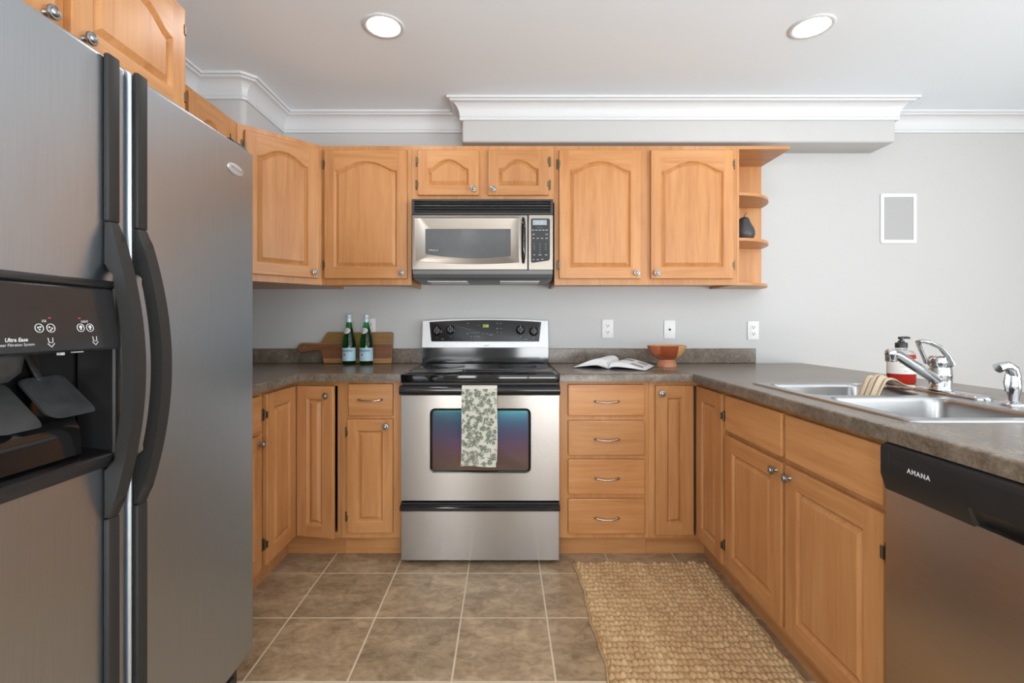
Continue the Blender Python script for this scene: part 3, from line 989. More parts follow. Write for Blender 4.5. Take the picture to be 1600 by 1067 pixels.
mb.loft([[(x, y, 0.0003) for x, y in outer], [(x, y, 0.003) for x, y in offset_poly(outer, 0.001)], [(x, y, 0.0055) for x, y in offset_poly(outer, 0.004)], [(x, y, 0.0045) for x, y in offset_poly(outer, 0.006)]])
mb.build('sink_deck', 'steel_sink', root, smooth=50)
for h in ho:
    mb = MB()
    ring = lambda d, z: [(x, y, z) for x, y in (offset_poly(h, d) if d else h)]
    mb.loft([ring(0, 0.0045), ring(0.002, 0.0035), ring(0.006, -0.003), ring(0.009, -0.012), ring(0.014, -0.12), ring(0.020, -0.150), ring(0.034, -0.166), ring(0.050, -0.170)], cap1=True)
    c = (sum(x for x, y in h) / len(h), sum(y for x, y in h) / len(h))
    o = mb.build('bowl', 'steel_sink', root, smooth=60, recalc=False)
    MB().lathe([(0.045, -0.1695), (0.042, -0.167), (0.034, -0.1685), (0.030, -0.174), (0, -0.174)], 24, T=frame_T((c[0], c[1], 0))).build('drain', 'chrome', o)

# faucet
DZ = CZ1 + 0.0047
root = thing('faucet', 'chrome single lever kitchen faucet on the sink deck', 'faucet', (1.488, 1.600, DZ))
base = rrect(-0.030, 0.030, -0.130, 0.130, 0.0295, 8)
L = lambda d, z: [(x, y, z) for x, y in (offset_poly(base, d) if d else base)]
MB().loft([L(0, 0.0), L(0, 0.004), L(0.004, 0.009), L(0.012, 0.012)], cap0=True, cap1=True).build('base_plate', 'chrome', root, smooth=50)
mb = MB()
FYO = 0.035
mb.lathe([(0, 0.012), (0.034, 0.012), (0.033, 0.018), (0.0315, 0.020), (0.0315, 0.058), (0.0325, 0.060), (0.0325, 0.064), (0.0315, 0.066), (0.031, 0.083), (0.029, 0.086), (0.029, 0.089), (0, 0.089)], 32, T=frame_T((0, FYO, 0)))
mb.build('body', 'chrome', root, smooth=45)
mb = MB()
mb.lathe([(0, 0.0895), (0.0295, 0.0895), (0.0335, 0.094), (0.034, 0.108), (0.032, 0.121), (0.027, 0.127), (0, 0.128)], 32, T=frame_T((0, FYO, 0)))
mb.build('hub', 'chrome', root, smooth=45)
mb = MB()
mb.tube([(-0.020, FYO - 0.010, 0.046), (-0.05, FYO - 0.018, 0.060), (-0.10, FYO - 0.030, 0.087), (-0.155, FYO - 0.043, 0.116), (-0.185, FYO - 0.050, 0.132), (-0.205, FYO - 0.055, 0.139), (-0.222, FYO - 0.059, 0.140)],
        [0.016, 0.0165, 0.0165, 0.0160, 0.0155, 0.0155, 0.0145], 16)
mb.lathe([(0, 0.112), (0.0155, 0.112), (0.0165, 0.116), (0.0165, 0.132), (0.0175, 0.134), (0.0175, 0.146), (0.012, 0.153), (0, 0.155)], 20, T=frame_T((-0.214, FYO - 0.057, 0)))
mb.build('spout', 'chrome', root, smooth=50)
mb = MB()
tip = Vector((-0.085, FYO - 0.012, 0.176))
left = [(-0.030, FYO + 0.020, 0.100), (-0.048, FYO + 0.014, 0.132), (-0.070, FYO + 0.004, 0.164)]
rightp = [(-0.060, FYO - 0.026, 0.174), (-0.030, FYO - 0.032, 0.158), (-0.006, FYO - 0.034, 0.128), (0.008, FYO - 0.030, 0.100)]
mb.tube(left + [tuple(tip)] + [(-0.082, FYO - 0.022, 0.179)] + rightp, [0.0065, 0.006, 0.006, 0.008, 0.0085, 0.0085, 0.0085, 0.009, 0.011], 12, flat=(1.15, 0.8))
mb.build('lever', 'chrome', root, smooth=60)

# side spray
root = thing('side_sprayer', 'chrome side sprayer standing on the sink deck, right of the faucet', 'sprayer', (1.480, 1.392, DZ))
MB().lathe([(0, 0), (0.030, 0), (0.030, 0.003), (0.026, 0.007), (0.018, 0.010), (0.015, 0.013), (0, 0.013)], 28).build('flange', 'chrome', root, smooth=50)
mb = MB()
mb.lathe([(0, 0.0132), (0.0115, 0.0132), (0.0125, 0.024), (0.0165, 0.042), (0.0175, 0.058), (0.0160, 0.074), (0.0135, 0.086), (0.013, 0.092), (0, 0.094)], 24)
mb.tube([(0.003, 0, 0.060), (0.002, 0, 0.085), (-0.004, 0, 0.104), (-0.018, 0, 0.113), (-0.034, 0, 0.112), (-0.046, 0, 0.107)], [0.0135, 0.0145, 0.0155, 0.0145, 0.0130, 0.0140], 16, up=(0, 1, 0))
mb.build('spray_head', 'chrome', root, smooth=60)
MB().tube([(-0.018, 0.0, 0.090), (-0.021, 0.0, 0.066), (-0.019, 0.0, 0.040)], [0.004, 0.005, 0.004], 10, flat=(1.6, 1), up=(0, 1, 0)).build('trigger', 'chrome', root, smooth=60)

# dish cloth thrown over the back of the far bowl
mb = MB()
nu, nv = 34, 40
vs, uvs = [], []
for i in range(nu + 1):
    u = i / nu
    for j in range(nv + 1):
        v = j / nv
        s = v * 0.21                                     # run from the deck into the bowl
        x = 1.478 - s * 0.98 + 0.020 * math.sin(u * 5.0 + 1) * (1 - v)
        ridge = 0.036 * math.exp(-((v - 0.55) / 0.24) ** 2) * (0.50 + 0.50 * math.sin(u * PI * 0.9 + 0.3))
        fold = 0.009 * abs(math.sin(u * 8 + v * 2.5)) * min(1, 2.5 * v) + 0.006 * abs(math.sin(u * 15 - v * 5)) * (1 - v)
        z = CZ1 + 0.0075 + ridge + fold
        if v > 0.62:
            z -= 0.30 * (v - 0.62) ** 1.2
        y = 1.742 + u * 0.095 - 0.072 * v
        vs.append((x, y, z)); uvs.append((u, v))
fs = [(i * (nv + 1) + j, (i + 1) * (nv + 1) + j, (i + 1) * (nv + 1) + j + 1, i * (nv + 1) + j + 1) for i in range(nu) for j in range(nv)]
mb.add(vs, fs)
o = mb.build('dish_cloth', 'dishcloth', smooth=80, recalc=False)
uvl = o.data.uv_layers.new(name='UVMap')
for lp in o.data.loops:
    uvl.data[lp.index].uv = uvs[lp.vertex_index]
sm = o.modifiers.new('thickness', 'SOLIDIFY'); sm.thickness = 0.003; sm.offset = 1
tag(o, 'crumpled beige dish cloth with dark stripes draped over the sink edge', 'cloth')

# soap bottle
root = thing('soap_bottle', 'clear pump bottle of red hand soap with white label behind the sink', 'bottle', (1.610, 1.944, CZ1 + 0.0005))
SRX, SRY = 0.051, 0.040
def so(prof, name, mat, parent=root):
    return MB().lathe(prof, 40, sx=1.0, sy=0.8).build(name, mat, parent, smooth=50)
body = so([(0, 0), (0.046, 0), (0.051, 0.005), (0.051, 0.108), (0.0495, 0.1165), (0, 0.1165)], 'body', 'red_soap')
so([(0.0495, 0.1167), (0.042, 0.128), (0.030, 0.134), (0.020, 0.138), (0.020, 0.143), (0.018, 0.143), (0.018, 0.137), (0.029, 0.132), (0.041, 0.1265), (0.048, 0.1167)], 'shoulder', 'clear_glass')
mb = MB()
rows = []
for z in (0.040, 0.099):
    rows.append([(0.0516 * math.cos(R(a)), 0.0516 * 0.8 * math.sin(R(a)), z) for a in range(165, 361 + 15, 6)])
mb.loft(rows, close=False)
lab = mb.build('label', 'label_white', root, smooth=60)
def on_label(body_t, size, zz, r, sy, a0, mat, T0=None, bold=0.0):
    """letters wrapped round a bottle; a0 is the angle of the text centre"""
    mb = MB().text(body_t, size, I4, align='CENTER', bold=bold)
    out = []
    for x, y, z in mb.v:
        a = a0 + x / r
        out.append((r * math.cos(a), r * sy * math.sin(a), zz + y))
    mb.v = out
    return mb
mb = on_label('HAND SOAP', 0.0085, 0.081, 0.0520, 0.8, R(255), 0)
m2 = on_label('lavender and rosemary', 0.0048, 0.069, 0.0520, 0.8, R(255), 0); mb.add(m2.v, m2.f)
m2 = on_label('500 ml', 0.0048, 0.050, 0.0520, 0.8, R(255), 0); mb.add(m2.v, m2.f)
mb.build('lettering', 'ink_grey', lab, smooth=0)
mb = MB()
mb.lathe([(0, 0.1432), (0.021, 0.1432), (0.021, 0.162), (0.018, 0.165), (0.012, 0.166), (0.011, 0.172), (0.006, 0.173), (0.005, 0.181), (0, 0.181)], 24)
mb.lathe([(0, 0.178), (0.010, 0.178), (0.011, 0.183), (0.010, 0.188), (0, 0.188)], 18)
mb.tube([(0, 0, 0.184), (0.022, -0.004, 0.185), (0.030, -0.006, 0.183)], [0.006, 0.005, 0.004], 10)
mb.build('pump', 'black_satin', root, smooth=45)

# ------------------------------------------------------------------ stove
root = thing('stove', 'stainless steel electric range with black glass cooktop and floral towel on its handle', 'stove', (-0.12, 2.285, 0))
hw = 0.3785
MB().box(-hw + 0.002, hw - 0.002, 0.045, 0.640, 0.022, 0.872, bev=0.002).build('body', 'black_satin', root)
for sx in (-1, 1):
    for y in (0.09, 0.60):
        MB().lathe([(0, 0.0), (0.018, 0.0), (0.016, 0.006), (0.010, 0.008), (0.010, 0.0215), (0, 0.0215)], 14, T=frame_T((sx * 0.33, y, 0))).build('foot', 'black_satin', root)
# cooktop
mb = MB()
mb.box(-hw, hw, -0.012, 0.575, 0.8725, 0.9125, bev=0.006, seg=3)
mb.box(-hw + 0.02, hw - 0.02, 0.012, 0.562, 0.912, 0.9145, bev=0.001)
ck = mb.build('cooktop', 'black_glass', root, smooth=50)
for x, y, r in ((-0.19, 0.15, 0.105), (0.19, 0.15, 0.085), (-0.19, 0.42, 0.08), (0.19, 0.42, 0.105)):
    MB().lathe([(r, 0.9146), (r, 0.9150), (r + 0.003, 0.9150), (r + 0.003, 0.9146)], 48, T=frame_T((x, y, 0))).lathe([(0, 0.9148), (r - 0.012, 0.9148)], 48, T=frame_T((x, y, 0))).build('burner', 'burner', ck)
# oven door
oz0, oz1 = 0.3085, 0.811
win = [(a, b) for a, b in rrect(-0.237, 0.239, 0.4435, 0.7455, 0.022, 6)]
mb = MB()
mb.prism([(-hw + 0.001, oz0), (hw - 0.001, oz0), (hw - 0.001, oz1), (-hw + 0.001, oz1)], 0.0, 0.042, 'xz', holes=[win])
mb.box(-hw + 0.001, hw - 0.001, 0.0, 0.042, oz1, 0.858, mat=1)
dr = mb.build('oven_door', ['steel_h', 'black_gloss'], root, smooth=30)
mb = MB()
Lx = lambda d, y: [(a, y, b) for a, b in (offset_poly(win, d) if d else win)]
mb.loft([Lx(-0.004, -0.0005), Lx(-0.003, -0.002), Lx(0.003, -0.001), Lx(0.007, 0.004)])
mb.build('window_gasket', 'black_gloss', dr, smooth=50)
mb = MB()
mb.loft([Lx(0.001, 0.010), Lx(0.006, 0.004), Lx(0.010, 0.0035)], cap1=True)
mb.build('window_glass', 'oven_glass', dr, smooth=50)
# door handle: black bar over the full width
mb = MB()
hp = [(-0.024, 0.8165), (-0.044, 0.822), (-0.051, 0.834), (-0.049, 0.850), (-0.040, 0.860), (-0.028, 0.862), (-0.020, 0.856), (-0.019, 0.830)]
mb.prism(hp, -hw + 0.001, hw - 0.001, 'yz')
for s_ in (-1, 1):
    mb.box(min(s_ * (hw - 0.03), s_ * (hw - 0.001)), max(s_ * (hw - 0.03), s_ * (hw - 0.001)), -0.022, -0.0004, 0.822, 0.856)
mb.build('door_handle', 'black_gloss', dr, smooth=45)
mb = MB()
mb.box(-hw + 0.004, hw - 0.004, 0.010, 0.044, 0.8585, 0.872)
mb.build('vent_strip', 'black_satin', root)
# storage drawer
dw = MB().box(-hw, hw, 0.0, 0.042, 0.022, 0.262, bev=0.002).build('storage_drawer', 'steel_h', root)
hp = [(0.0, 0.2625), (-0.020, 0.264), (-0.030, 0.272), (-0.030, 0.284), (-0.020, 0.292), (-0.006, 0.293), (0.0, 0.300), (0.042, 0.300), (0.042, 0.2625)]
MB().prism(hp, -hw, hw, 'yz').build('drawer_handle', 'black_gloss', dw, smooth=45)
# backguard
mb = MB()
mb.prism([(0.580, 0.9130), (0.650, 0.9130), (0.650, 1.0105), (0.580, 1.0105)], -hw, hw, 'yz')
mb.build('backguard_skirt', 'black_gloss', root, smooth=0)
def bg(pts):
    # vertical outline (x, z) to a face that leans back as it rises
    return [(x, 0.5665 + (z - 1.011) * 0.16, z) for x, z in pts]
top = [(hw * (1 - 2 * k / 20), 1.172 + 0.012 * (1 - (1 - 2 * k / 20) ** 2)) for k in range(21)]
out = [(-hw, 1.011), (hw, 1.011)] + top
mb = MB()
front = bg(out)
back = [(x, 0.652, z) for x, z in out]
mb.loft([back, [(x * 0.999, y + 0.004, z) for x, y, z in front], [(x * 0.995, y, 1.011 + (z - 1.011) * 0.985 + 0.001) for x, y, z in front]], cap0=True, cap1=True)
bgd = mb.build('backguard', 'silver', root, smooth=30)
ptop = [(0.336 * (1 - 2 * k / 20), 1.164 + 0.013 * (1 - (1 - 2 * k / 20) ** 2)) for k in range(21)]
pan = [(-0.322, 1.048), (0.322, 1.048)] + ptop
f0 = bg(pan)
mb = MB()
mb.loft([f0, [(x, y - 0.003, z) for x, y, z in f0], [(x * 0.992, y - 0.004, 1.1 + (z - 1.1) * 0.97) for x, y, z in f0]], cap1=True)
cp = mb.build('control_panel', 'panel_grey', bgd, smooth=30)
lean = -math.atan(0.16)
def on_panel(x, z, off=0.0046):
    return frame_T((x, 0.5665 + (z - 1.011) * 0.16 - off, z), rx=lean)
for x, z in ((-0.287, 1.110), (-0.207, 1.117), (0.211, 1.117), (0.290, 1.108)):
    mb = MB()
    T = on_panel(x, z) @ TO_FRONT
    mb.lathe([(0, 0), (0.027, 0), (0.027, 0.004), (0.022, 0.007), (0.020, 0.016), (0.018, 0.018), (0, 0.018)], 28, T=T)
    mb.box(-0.0055, 0.0055, -0.030, -0.016, -0.023, 0.023, bev=0.003, seg=2, T=on_panel(x, z))
    k = mb.build('knob', 'black_gloss', bgd, smooth=40)
    MB().box(-0.0008, 0.0008, -0.0306, -0.0300, 0.008, 0.021, T=on_panel(x, z)).build('pointer', 'print', k)
    MB().text('OFF', 0.006, on_panel(x, z - 0.042) @ UPRIGHT, align='CENTER').build('lettering', 'print_dim', cp, smooth=0)
mb = MB().box(-0.019, 0.017, -0.0005, 0.0, -0.011, 0.011, T=on_panel(0.004, 1.141, 0.0046))
ds = mb.build('clock_display', 'lcd_green', bgd)
MB().text('11:30', 0.0145, on_panel(0.003, 1.1355, 0.0054) @ UPRIGHT, align='CENTER').build('digits', 'lcd_green_digit', ds, smooth=0)
mb = MB()
for x, z, w in ((-0.105, 1.156, .010), (-0.106, 1.094, .012), (-0.04, 1.143, .006), (-0.014, 1.094, .008), (0.009, 1.094, .008), (0.034, 1.088, .022), (0.071, 1.156, .008), (0.094, 1.156, .008),
                (0.071, 1.125, .012), (0.095, 1.125, .006), (0.094, 1.100, .006), (0.071, 1.104, .006), (-0.084, 1.077, .008), (-0.062, 1.077, .008), (-0.040, 1.077, .010), (-0.255, 1.063, .016), (0.243, 1.061, .016)):
    mb.box(-w / 2, w / 2, -0.0006, 0, -0.0014, 0.0014, T=on_panel(x, z))
mb.box(-0.030, 0.030, -0.0006, 0, -0.0006, 0.0006, T=on_panel(-0.062, 1.101))
mb.build('touch_marks', 'print_dim', cp)
mb = MB()
mb.lathe([(0, 0), (0.026, 0), (0.024, 0.002), (0, 0.0025)], 28, T=on_panel(0, 1.028, 0.002) @ TO_FRONT, sy=0.27)
bd = mb.build('badge', 'chrome', bgd)
MB().text('Whirlpool', 0.0085, on_panel(0, 1.0255, 0.0052) @ UPRIGHT, align='CENTER', shear=0.2).build('lettering', 'ink_grey', bd, smooth=0)

# tea towel over the oven handle: one folded sheet with its leaf print
def towel():
    mb = MB()
    YF0 = 2.285 - 0.0555
    ztop, zlo, zback = 0.8655, 0.486, 0.66
    xl, xr = -0.203, -0.038
    Lf = ztop - zlo
    def P(u, s):
        """u 0..1 across, s: metres along the sheet from the front hem"""
        xx = xl + (xr - xl) * u
        if s <= Lf - 0.014:
            z = zlo + s
            k = 1 - s / Lf
            y = YF0 + 0.004 * math.sin(u * 7 + 1) * k - 0.004 * math.sin(u * 3.1 + s * 8) * k + 0.006 * k
            xx += (0.004 * math.sin(s * 11) - 0.006) * k
            z += 0.004 * math.sin(u * 5) * k
        elif s <= Lf + 0.028:
            a = (s - (Lf - 0.014)) / 0.042
            y = YF0 + 0.042 * (0.5 - 0.5 * math.cos(a * PI)) ; z = ztop - 0.014 + 0.013 * math.sin(a * PI) + 0.0
        else:
            z = ztop - 0.014 - (s - Lf - 0.028)
            y = YF0 + 0.042
        return Vector((xx, y, z))
    nu, ns = 14, 60
    S = Lf + 0.070
    vs = [P(i / nu, S * j / ns) for j in range(ns + 1) for i in range(nu + 1)]
    fs = [(j * (nu + 1) + i, j * (nu + 1) + i + 1, (j + 1) * (nu + 1) + i + 1, (j + 1) * (nu + 1) + i) for j in range(ns) for i in range(nu)]
    mb.add(vs, fs, 0)
    # second layer of the fold, showing at the right
    vs2 = [P(i / nu, S * j / ns) + Vector((0.004 * (1 - j / ns), 0.0022 if j < 50 else 0.0, 0.040 * max(0, 1 - j / 40) * (1 - 0.4 * i / nu))) for j in range(ns + 1) for i in range(nu + 1)]
    vs2 = [v for v in vs2]
    keep = 44
    mb.add(vs2, [f for f in fs if f[0] < keep * (nu + 1)], 0)
    r = random.Random(3)
    W, H = xr - xl, Lf
    def leaf(cx, cy, ln, wd, ang, bend=0.0, layer=0):
        n = 6
        ln, wd, bend = ln * 1.35, wd * 1.05, bend * 1.2
        pts = []
        for k in range(n + 1):
            t = k / n
            pts.append((t * ln, wd * math.sin(t * PI) ** 0.8 + bend * t * (1 - t)))
        for k in range(n - 1, 0, -1):
            t = k / n
            pts.append((t * ln, -wd * math.sin(t * PI) ** 0.8 * 0.6 + bend * t * (1 - t)))
        ca, sa = math.cos(ang), math.sin(ang)
        out = []
        for a, b in pts:
            x, y = cx + a * ca - b * sa, cy + a * sa + b * ca
            x = min(max(x, 0.001), W - 0.001); y = min(max(y, 0.001), H - 0.016)
            p = P(x / W, y)
            out.append((p.x, p.y - 0.0012 - 0.0001 * layer, p.z))
        mb.add(out, [tuple(range(len(out)))], 1)
    pts = []
    tries = 0
    while len(pts) < 190 and tries < 6000:
        tries += 1
        x, y = r.uniform(0.004, W - 0.004), r.uniform(0.004, H - 0.014)
        if all((x - a) ** 2 + (y - b) ** 2 > 0.0122 ** 2 for a, b in pts):
            pts.append((x, y))
    for k, (x, y) in enumerate(pts):
        a = r.uniform(0, 2 * PI)
        kind = k % 5
        if kind == 0:        # fan of petals
            for q in range(6):
                leaf(x, y, 0.015, 0.0017, a + (q - 2.5) * 0.34)
        elif kind == 1:      # sprig
            for q in range(4):
                ox, oy = x + math.cos(a) * q * 0.005, y + math.sin(a) * q * 0.005
                leaf(ox, oy, 0.010, 0.0020, a + 0.75, 0.002); leaf(ox, oy, 0.010, 0.0020, a - 0.75, -0.002)
        elif kind == 2:      # long pair
            leaf(x, y, 0.027, 0.0032, a, 0.012); leaf(x, y, 0.020, 0.0026, a + 0.9, -0.01)
        elif kind == 3:      # blossom
            for q in range(6):
                leaf(x, y, 0.0075, 0.0026, a + q * PI / 3)
        else:                # reeds
            for q in range(3):
                leaf(x, y, 0.030, 0.0013, a + (q - 1) * 0.22, 0.006)
                leaf(x + math.cos(a + (q - 1) * 0.22) * 0.029, y + math.sin(a + (q - 1) * 0.22) * 0.029, 0.006, 0.0028, a, 0)
    for k in range(70):
        x, y = r.uniform(0.004, W - 0.004), r.uniform(0.004, H - 0.014)
        if all((x - a) ** 2 + (y - b) ** 2 > 0.013 ** 2 for a, b in pts):
            leaf(x, y, 0.005, 0.0018, r.uniform(0, 6.28))
    return mb
o = towel().build('tea_towel', ['towel', 'towel_print'], smooth=70)
tag(o, 'cream tea towel with green leaf print hanging over the oven handle', 'towel')

# ------------------------------------------------------------------ microwave
root = thing('microwave', 'stainless over-the-range microwave mounted above the stove', 'microwave', (-0.12, 2.56, 0))
MB().prism([(0.030, 1.440), (0.384, 1.400), (0.384, 1.8205), (0.030, 1.8205)], -0.377, 0.375, 'yz').build('body', 'grey_plastic', root, smooth=0)
mb = MB()
mb.prism([(-0.380, 1.7385), (0.376, 1.7385), (0.376, 1.8205), (-0.380, 1.8205)], 0.0, 0.0295, 'xz', holes=[[(-0.367, 1.750), (0.362, 1.750), (0.362, 1.810), (-0.367, 1.810)]])
vg = mb.build('vent_grille', 'black_satin', root, smooth=0)
mb = MB()
for k in range(4):
    z = 1.7575 + k * 0.0148
    mb.prism([(0.0255, z + 0.004), (0.004, z - 0.004), (0.0015, z - 0.003), (0.0005, z), (0.0015, z + 0.002), (0.0255, z + 0.0065)], -0.366, 0.361, 'yz')
mb.box(-0.366, 0.361, 0.026, 0.029, 1.751, 1.809)
mb.build('louvre', 'louvre', vg, smooth=45)
# door with a sunk, bevelled surround
fx0, fx1, fz0, fz1 = -0.380, 0.2400, 1.4415, 1.7370
NB = 16
def wloop(x0, x1, z1, zl, zm, zr, y):
    pts = []
    for k in range(NB + 1):
        t = k / NB
        z = zl * (1 - t) + zr * t - 4 * t * (1 - t) * ((zl + zr) / 2 - zm)
        pts.append((x0 + (x1 - x0) * t, y, z))
    for k in range(NB + 1):
        t = k / NB
        pts.append((x1 + (x0 - x1) * t, y, z1))
    return pts
l0 = wloop(fx0, fx1, fz1, fz0, fz0, fz0, 0.029)
l1 = wloop(fx0, fx1, fz1, fz0, fz0, fz0, 0.003)
l2 = wloop(fx0 + 0.003, fx1 - 0.003, fz1 - 0.003, fz0 + 0.003, fz0 + 0.003, fz0 + 0.003, 0.0)
l3 = wloop(-0.366, 0.196, 1.7225, 1.491, 1.473, 1.482, -0.0015)
l4 = wloop(-0.362, 0.190, 1.7195, 1.494, 1.476, 1.485, 0.001)
l5 = wloop(-0.311, 0.149, 1.6645, 1.530, 1.506, 1.518, 0.014)
md = MB().loft([l0, l1, l2, l3, l4, l5], cap0=True).build('door', 'steel_mw', root, smooth=25)
l6 = wloop(-0.3105, 0.1485, 1.6640, 1.5305, 1.5065, 1.5185, 0.0142)
MB().loft([l6, [(x * 0.996, 0.0148, z) for x, y, z in l6]], cap1=True).build('window', 'mw_glass', md, smooth=20)
MB().text('Whirlpool', 0.012, frame_T((-0.293, 0.0138, 1.546)) @ UPRIGHT, shear=0.15).build('lettering', 'print', md, smooth=0)
hp = []
for k in range(21):
    t = -1 + 2 * k / 20
    hp.append((0.2165, -0.010 - 0.020 * (1 - t * t), 1.598 + t * 0.121))
MB().tube(hp, [0.006 + 0.006 * (1 - (-1 + 2 * k / 20) ** 4) for k in range(21)], 14, up=(1, 0, 0)).tube([(0.2165, -0.0008, 1.482), (0.2165, -0.012, 1.482)], 0.006, 10).tube([(0.2165, -0.0008, 1.714), (0.2165, -0.012, 1.714)], 0.006, 10).build('handle', 'black_gloss', md, smooth=60)
MB().box(0.2445, 0.376, 0.0, 0.0295, fz0, fz1, bev=0.002).build('control_column', 'steel_mw', root)
pl = [(0.2575, 1.486), (0.262, 1.480), (0.270, 1.480), (0.350, 1.492), (0.357, 1.497), (0.359, 1.505), (0.359, 1.710), (0.354, 1.717), (0.262, 1.717), (0.2575, 1.712)]
cp = MB().prism(pl, -0.0015, -0.0002, 'xz').build('control_panel', 'panel_grey', root, smooth=0)
ds = MB().box(0.267, 0.342, -0.0022, -0.0016, 1.682, 1.709).build('display', 'lcd_grey', cp)
MB().text('11:30', 0.017, frame_T((0.304, -0.0024, 1.689)) @ UPRIGHT, align='CENTER').build('digits', 'lcd_digit', ds, smooth=0)
mb = MB()
mb.text('EASY COOK', 0.005, frame_T((0.304, -0.0017, 1.668)) @ UPRIGHT, align='CENTER')
for i in range(3):
    for j in range(3):
        mb.text(str(j * 3 + i + 1), 0.0095, frame_T((0.275 + i * 0.031, -0.0017, 1.577 - j * 0.0145)) @ UPRIGHT, align='CENTER', bold=0.0002)
mb.text('0', 0.0095, frame_T((0.306, -0.0017, 1.5335)) @ UPRIGHT, align='CENTER', bold=0.0002)
for x, z, w in ((0.268, 1.655, .012), (0.286, 1.655, .013), (0.305, 1.655, .013), (0.324, 1.655, .012), (0.342, 1.655, .013), (0.271, 1.632, .012), (0.342, 1.632, .012), (0.271, 1.611, .010), (0.294, 1.611, .012),
                (0.317, 1.611, .012), (0.341, 1.611, .013), (0.275, 1.522, .010), (0.306, 1.522, .016), (0.338, 1.522, .014), (0.271, 1.497, .009), (0.294, 1.497, .012), (0.318, 1.499, .012)):
    mb.box(x - w / 2, x + w / 2, -0.0019, -0.0016, z - 0.0025, z + 0.0025)
mb.build('buttons', 'print_dim', cp, smooth=0)
mb = MB()
mb.prism([(0.004, 1.441), (0.030, 1.441), (0.030, 1.4405), (0.36, 1.3985), (0.36, 1.390), (0.045, 1.392), (0.020, 1.402), (0.006, 1.420)], -0.376, 0.374, 'yz')
ub = mb.build('underside', 'grey_plastic', root, smooth=30)
for x0, x1 in ((-0.31, -0.09), (0.09, 0.31)):
    MB().box(x0, x1, 0.08, 0.25, 1.386, 1.3905, bev=0.001).build('grease_filter', 'silver', ub)

# ------------------------------------------------------------------ fridge
FRX, FRY = -0.785, 0.655
root = thing('refrigerator', 'stainless side-by-side fridge with charcoal handles and ice dispenser', 'fridge', (FRX, FRY, 0), R(90))
FZ0, FZ1 = 0.137, 1.684
MB().box(0.004, 0.834, 0.072, 0.80, 0.03, 1.672, bev=0.004).build('body', 'black_satin', root)
# recess the dispenser sits in
rx0, rx1, rz0, rz1 = 0.040, 0.298, 0.893, 1.226
mb = MB()
mb.box(0.0, rx0, 0.0, 0.062, FZ0, FZ1)
mb.v = []; mb.f = []; mb.m = []
def door_panel(x0, x1, hole=None):
    mb = MB()
    r = 0.012
    o = [(x0, FZ0), (x1, FZ0), (x1, FZ1), (x0, FZ1)]
    Ld = lambda d, y: [(a, y, b) for a, b in (offset_poly(o, d) if d else o)]
    lp = [Ld(0.002, 0.064), Ld(0, 0.060), Ld(0, r)]
    for k in (1, 2, 3, 4):
        a = R(22.5 * k)
        lp.append(Ld(r * (1 - math.cos(a)), r - r * math.sin(a)))
    mb.loft(lp, cap0=hole is None)
    inner = offset_poly(o, r)
    if hole is None:
        mb.add([(a, 0, b) for a, b in inner], [(0, 1, 2, 3)])
    else:
        for yy, LP in ((0.0, inner), (0.064, offset_poly(o, 0.002))):
            bm = bmesh.new(); ed = []
            for q in (LP, hole):
                vs = [bm.verts.new((a, yy, b)) for a, b in q]
                ed += [bm.edges.new((vs[i], vs[(i + 1) % len(vs)])) for i in range(len(vs))]
            bmesh.ops.triangle_fill(bm, use_beauty=True, use_dissolve=False, edges=ed)
            mb.bm(bm)
        mb.loft([[(a, 0.0, b) for a, b in hole], [(a, 0.064, b) for a, b in hole]])
    return mb
fd = door_panel(0.0, 0.338, [(rx0, rz0), (rx1, rz0), (rx1, rz1), (rx0, rz1)]).build('freezer_door', 'steel_v', root, smooth=35)
rd = door_panel(0.3455, 0.839).build('fridge_door', 'steel_v', root, smooth=35)
# door handles: flat strips above and below a bowed grip
def fhandle(parent, x0, x1):
    z0, z1 = 0.772, 1.353
    n = 40
    out, inn = [], []
    def yo(z):
        t = (z - z0) / (z1 - z0)
        return -0.011 - 0.052 * math.sin(PI * min(max(t, 0), 1)) ** 0.85
    outer = [(yo(z0 + (z1 - z0) * k / n), z0 + (z1 - z0) * k / n) for k in range(n + 1)]
    fa, fb = 0.868, 1.268
    inner = []
    for k in range(n + 1):
        z = fb - (fb - fa) * k / n
        dz = min(z - fa, fb - z)
        e = min(1, dz / 0.020)
        inner.append((min(-0.003, (yo(z) + 0.024) * (e ** 0.6) if e < 1 else yo(z) + 0.024), z))
    poly = outer + [(-0.0005, z1), (-0.0005, fb)] + inner + [(-0.0005, fa), (-0.0005, z0)]
    bm = bmesh.new()
    vs = [bm.verts.new((0, a, b)) for a, b in poly]
    f = bm.faces.new(vs)
    g = bmesh.ops.extrude_face_region(bm, geom=[f])
    for v in g['geom']:
        if isinstance(v, bmesh.types.BMVert):
            v.co.x += (x1 - x0)
    caps = [f for f in bm.faces if len(f.verts) > 4]
    ed = list({e for f in caps for e in f.edges})
    bmesh.ops.bevel(bm, geom=ed, offset=0.005, segments=2, profile=0.5, affect='EDGES')
    bmesh.ops.triangulate(bm, faces=[f for f in bm.faces if len(f.verts) > 4])
    mb = MB(); mb.bm(bm, T=frame_T((x0, 0, 0)))
    h = mb.build('handle', 'black_matte', parent, smooth=50)
    for a, b in ((FZ0 + 0.002, z0 - 0.001), (z1 + 0.001, FZ1 - 0.001)):
        mb = MB()
        mb.box(x0, x1, -0.011, -0.0005, a, b, bev=0.003, seg=2)
        mb.build('handle_strip', 'black_matte', parent, smooth=50)
fhandle(fd, 0.277, 0.3065)
fhandle(rd, 0.3510, 0.3810)
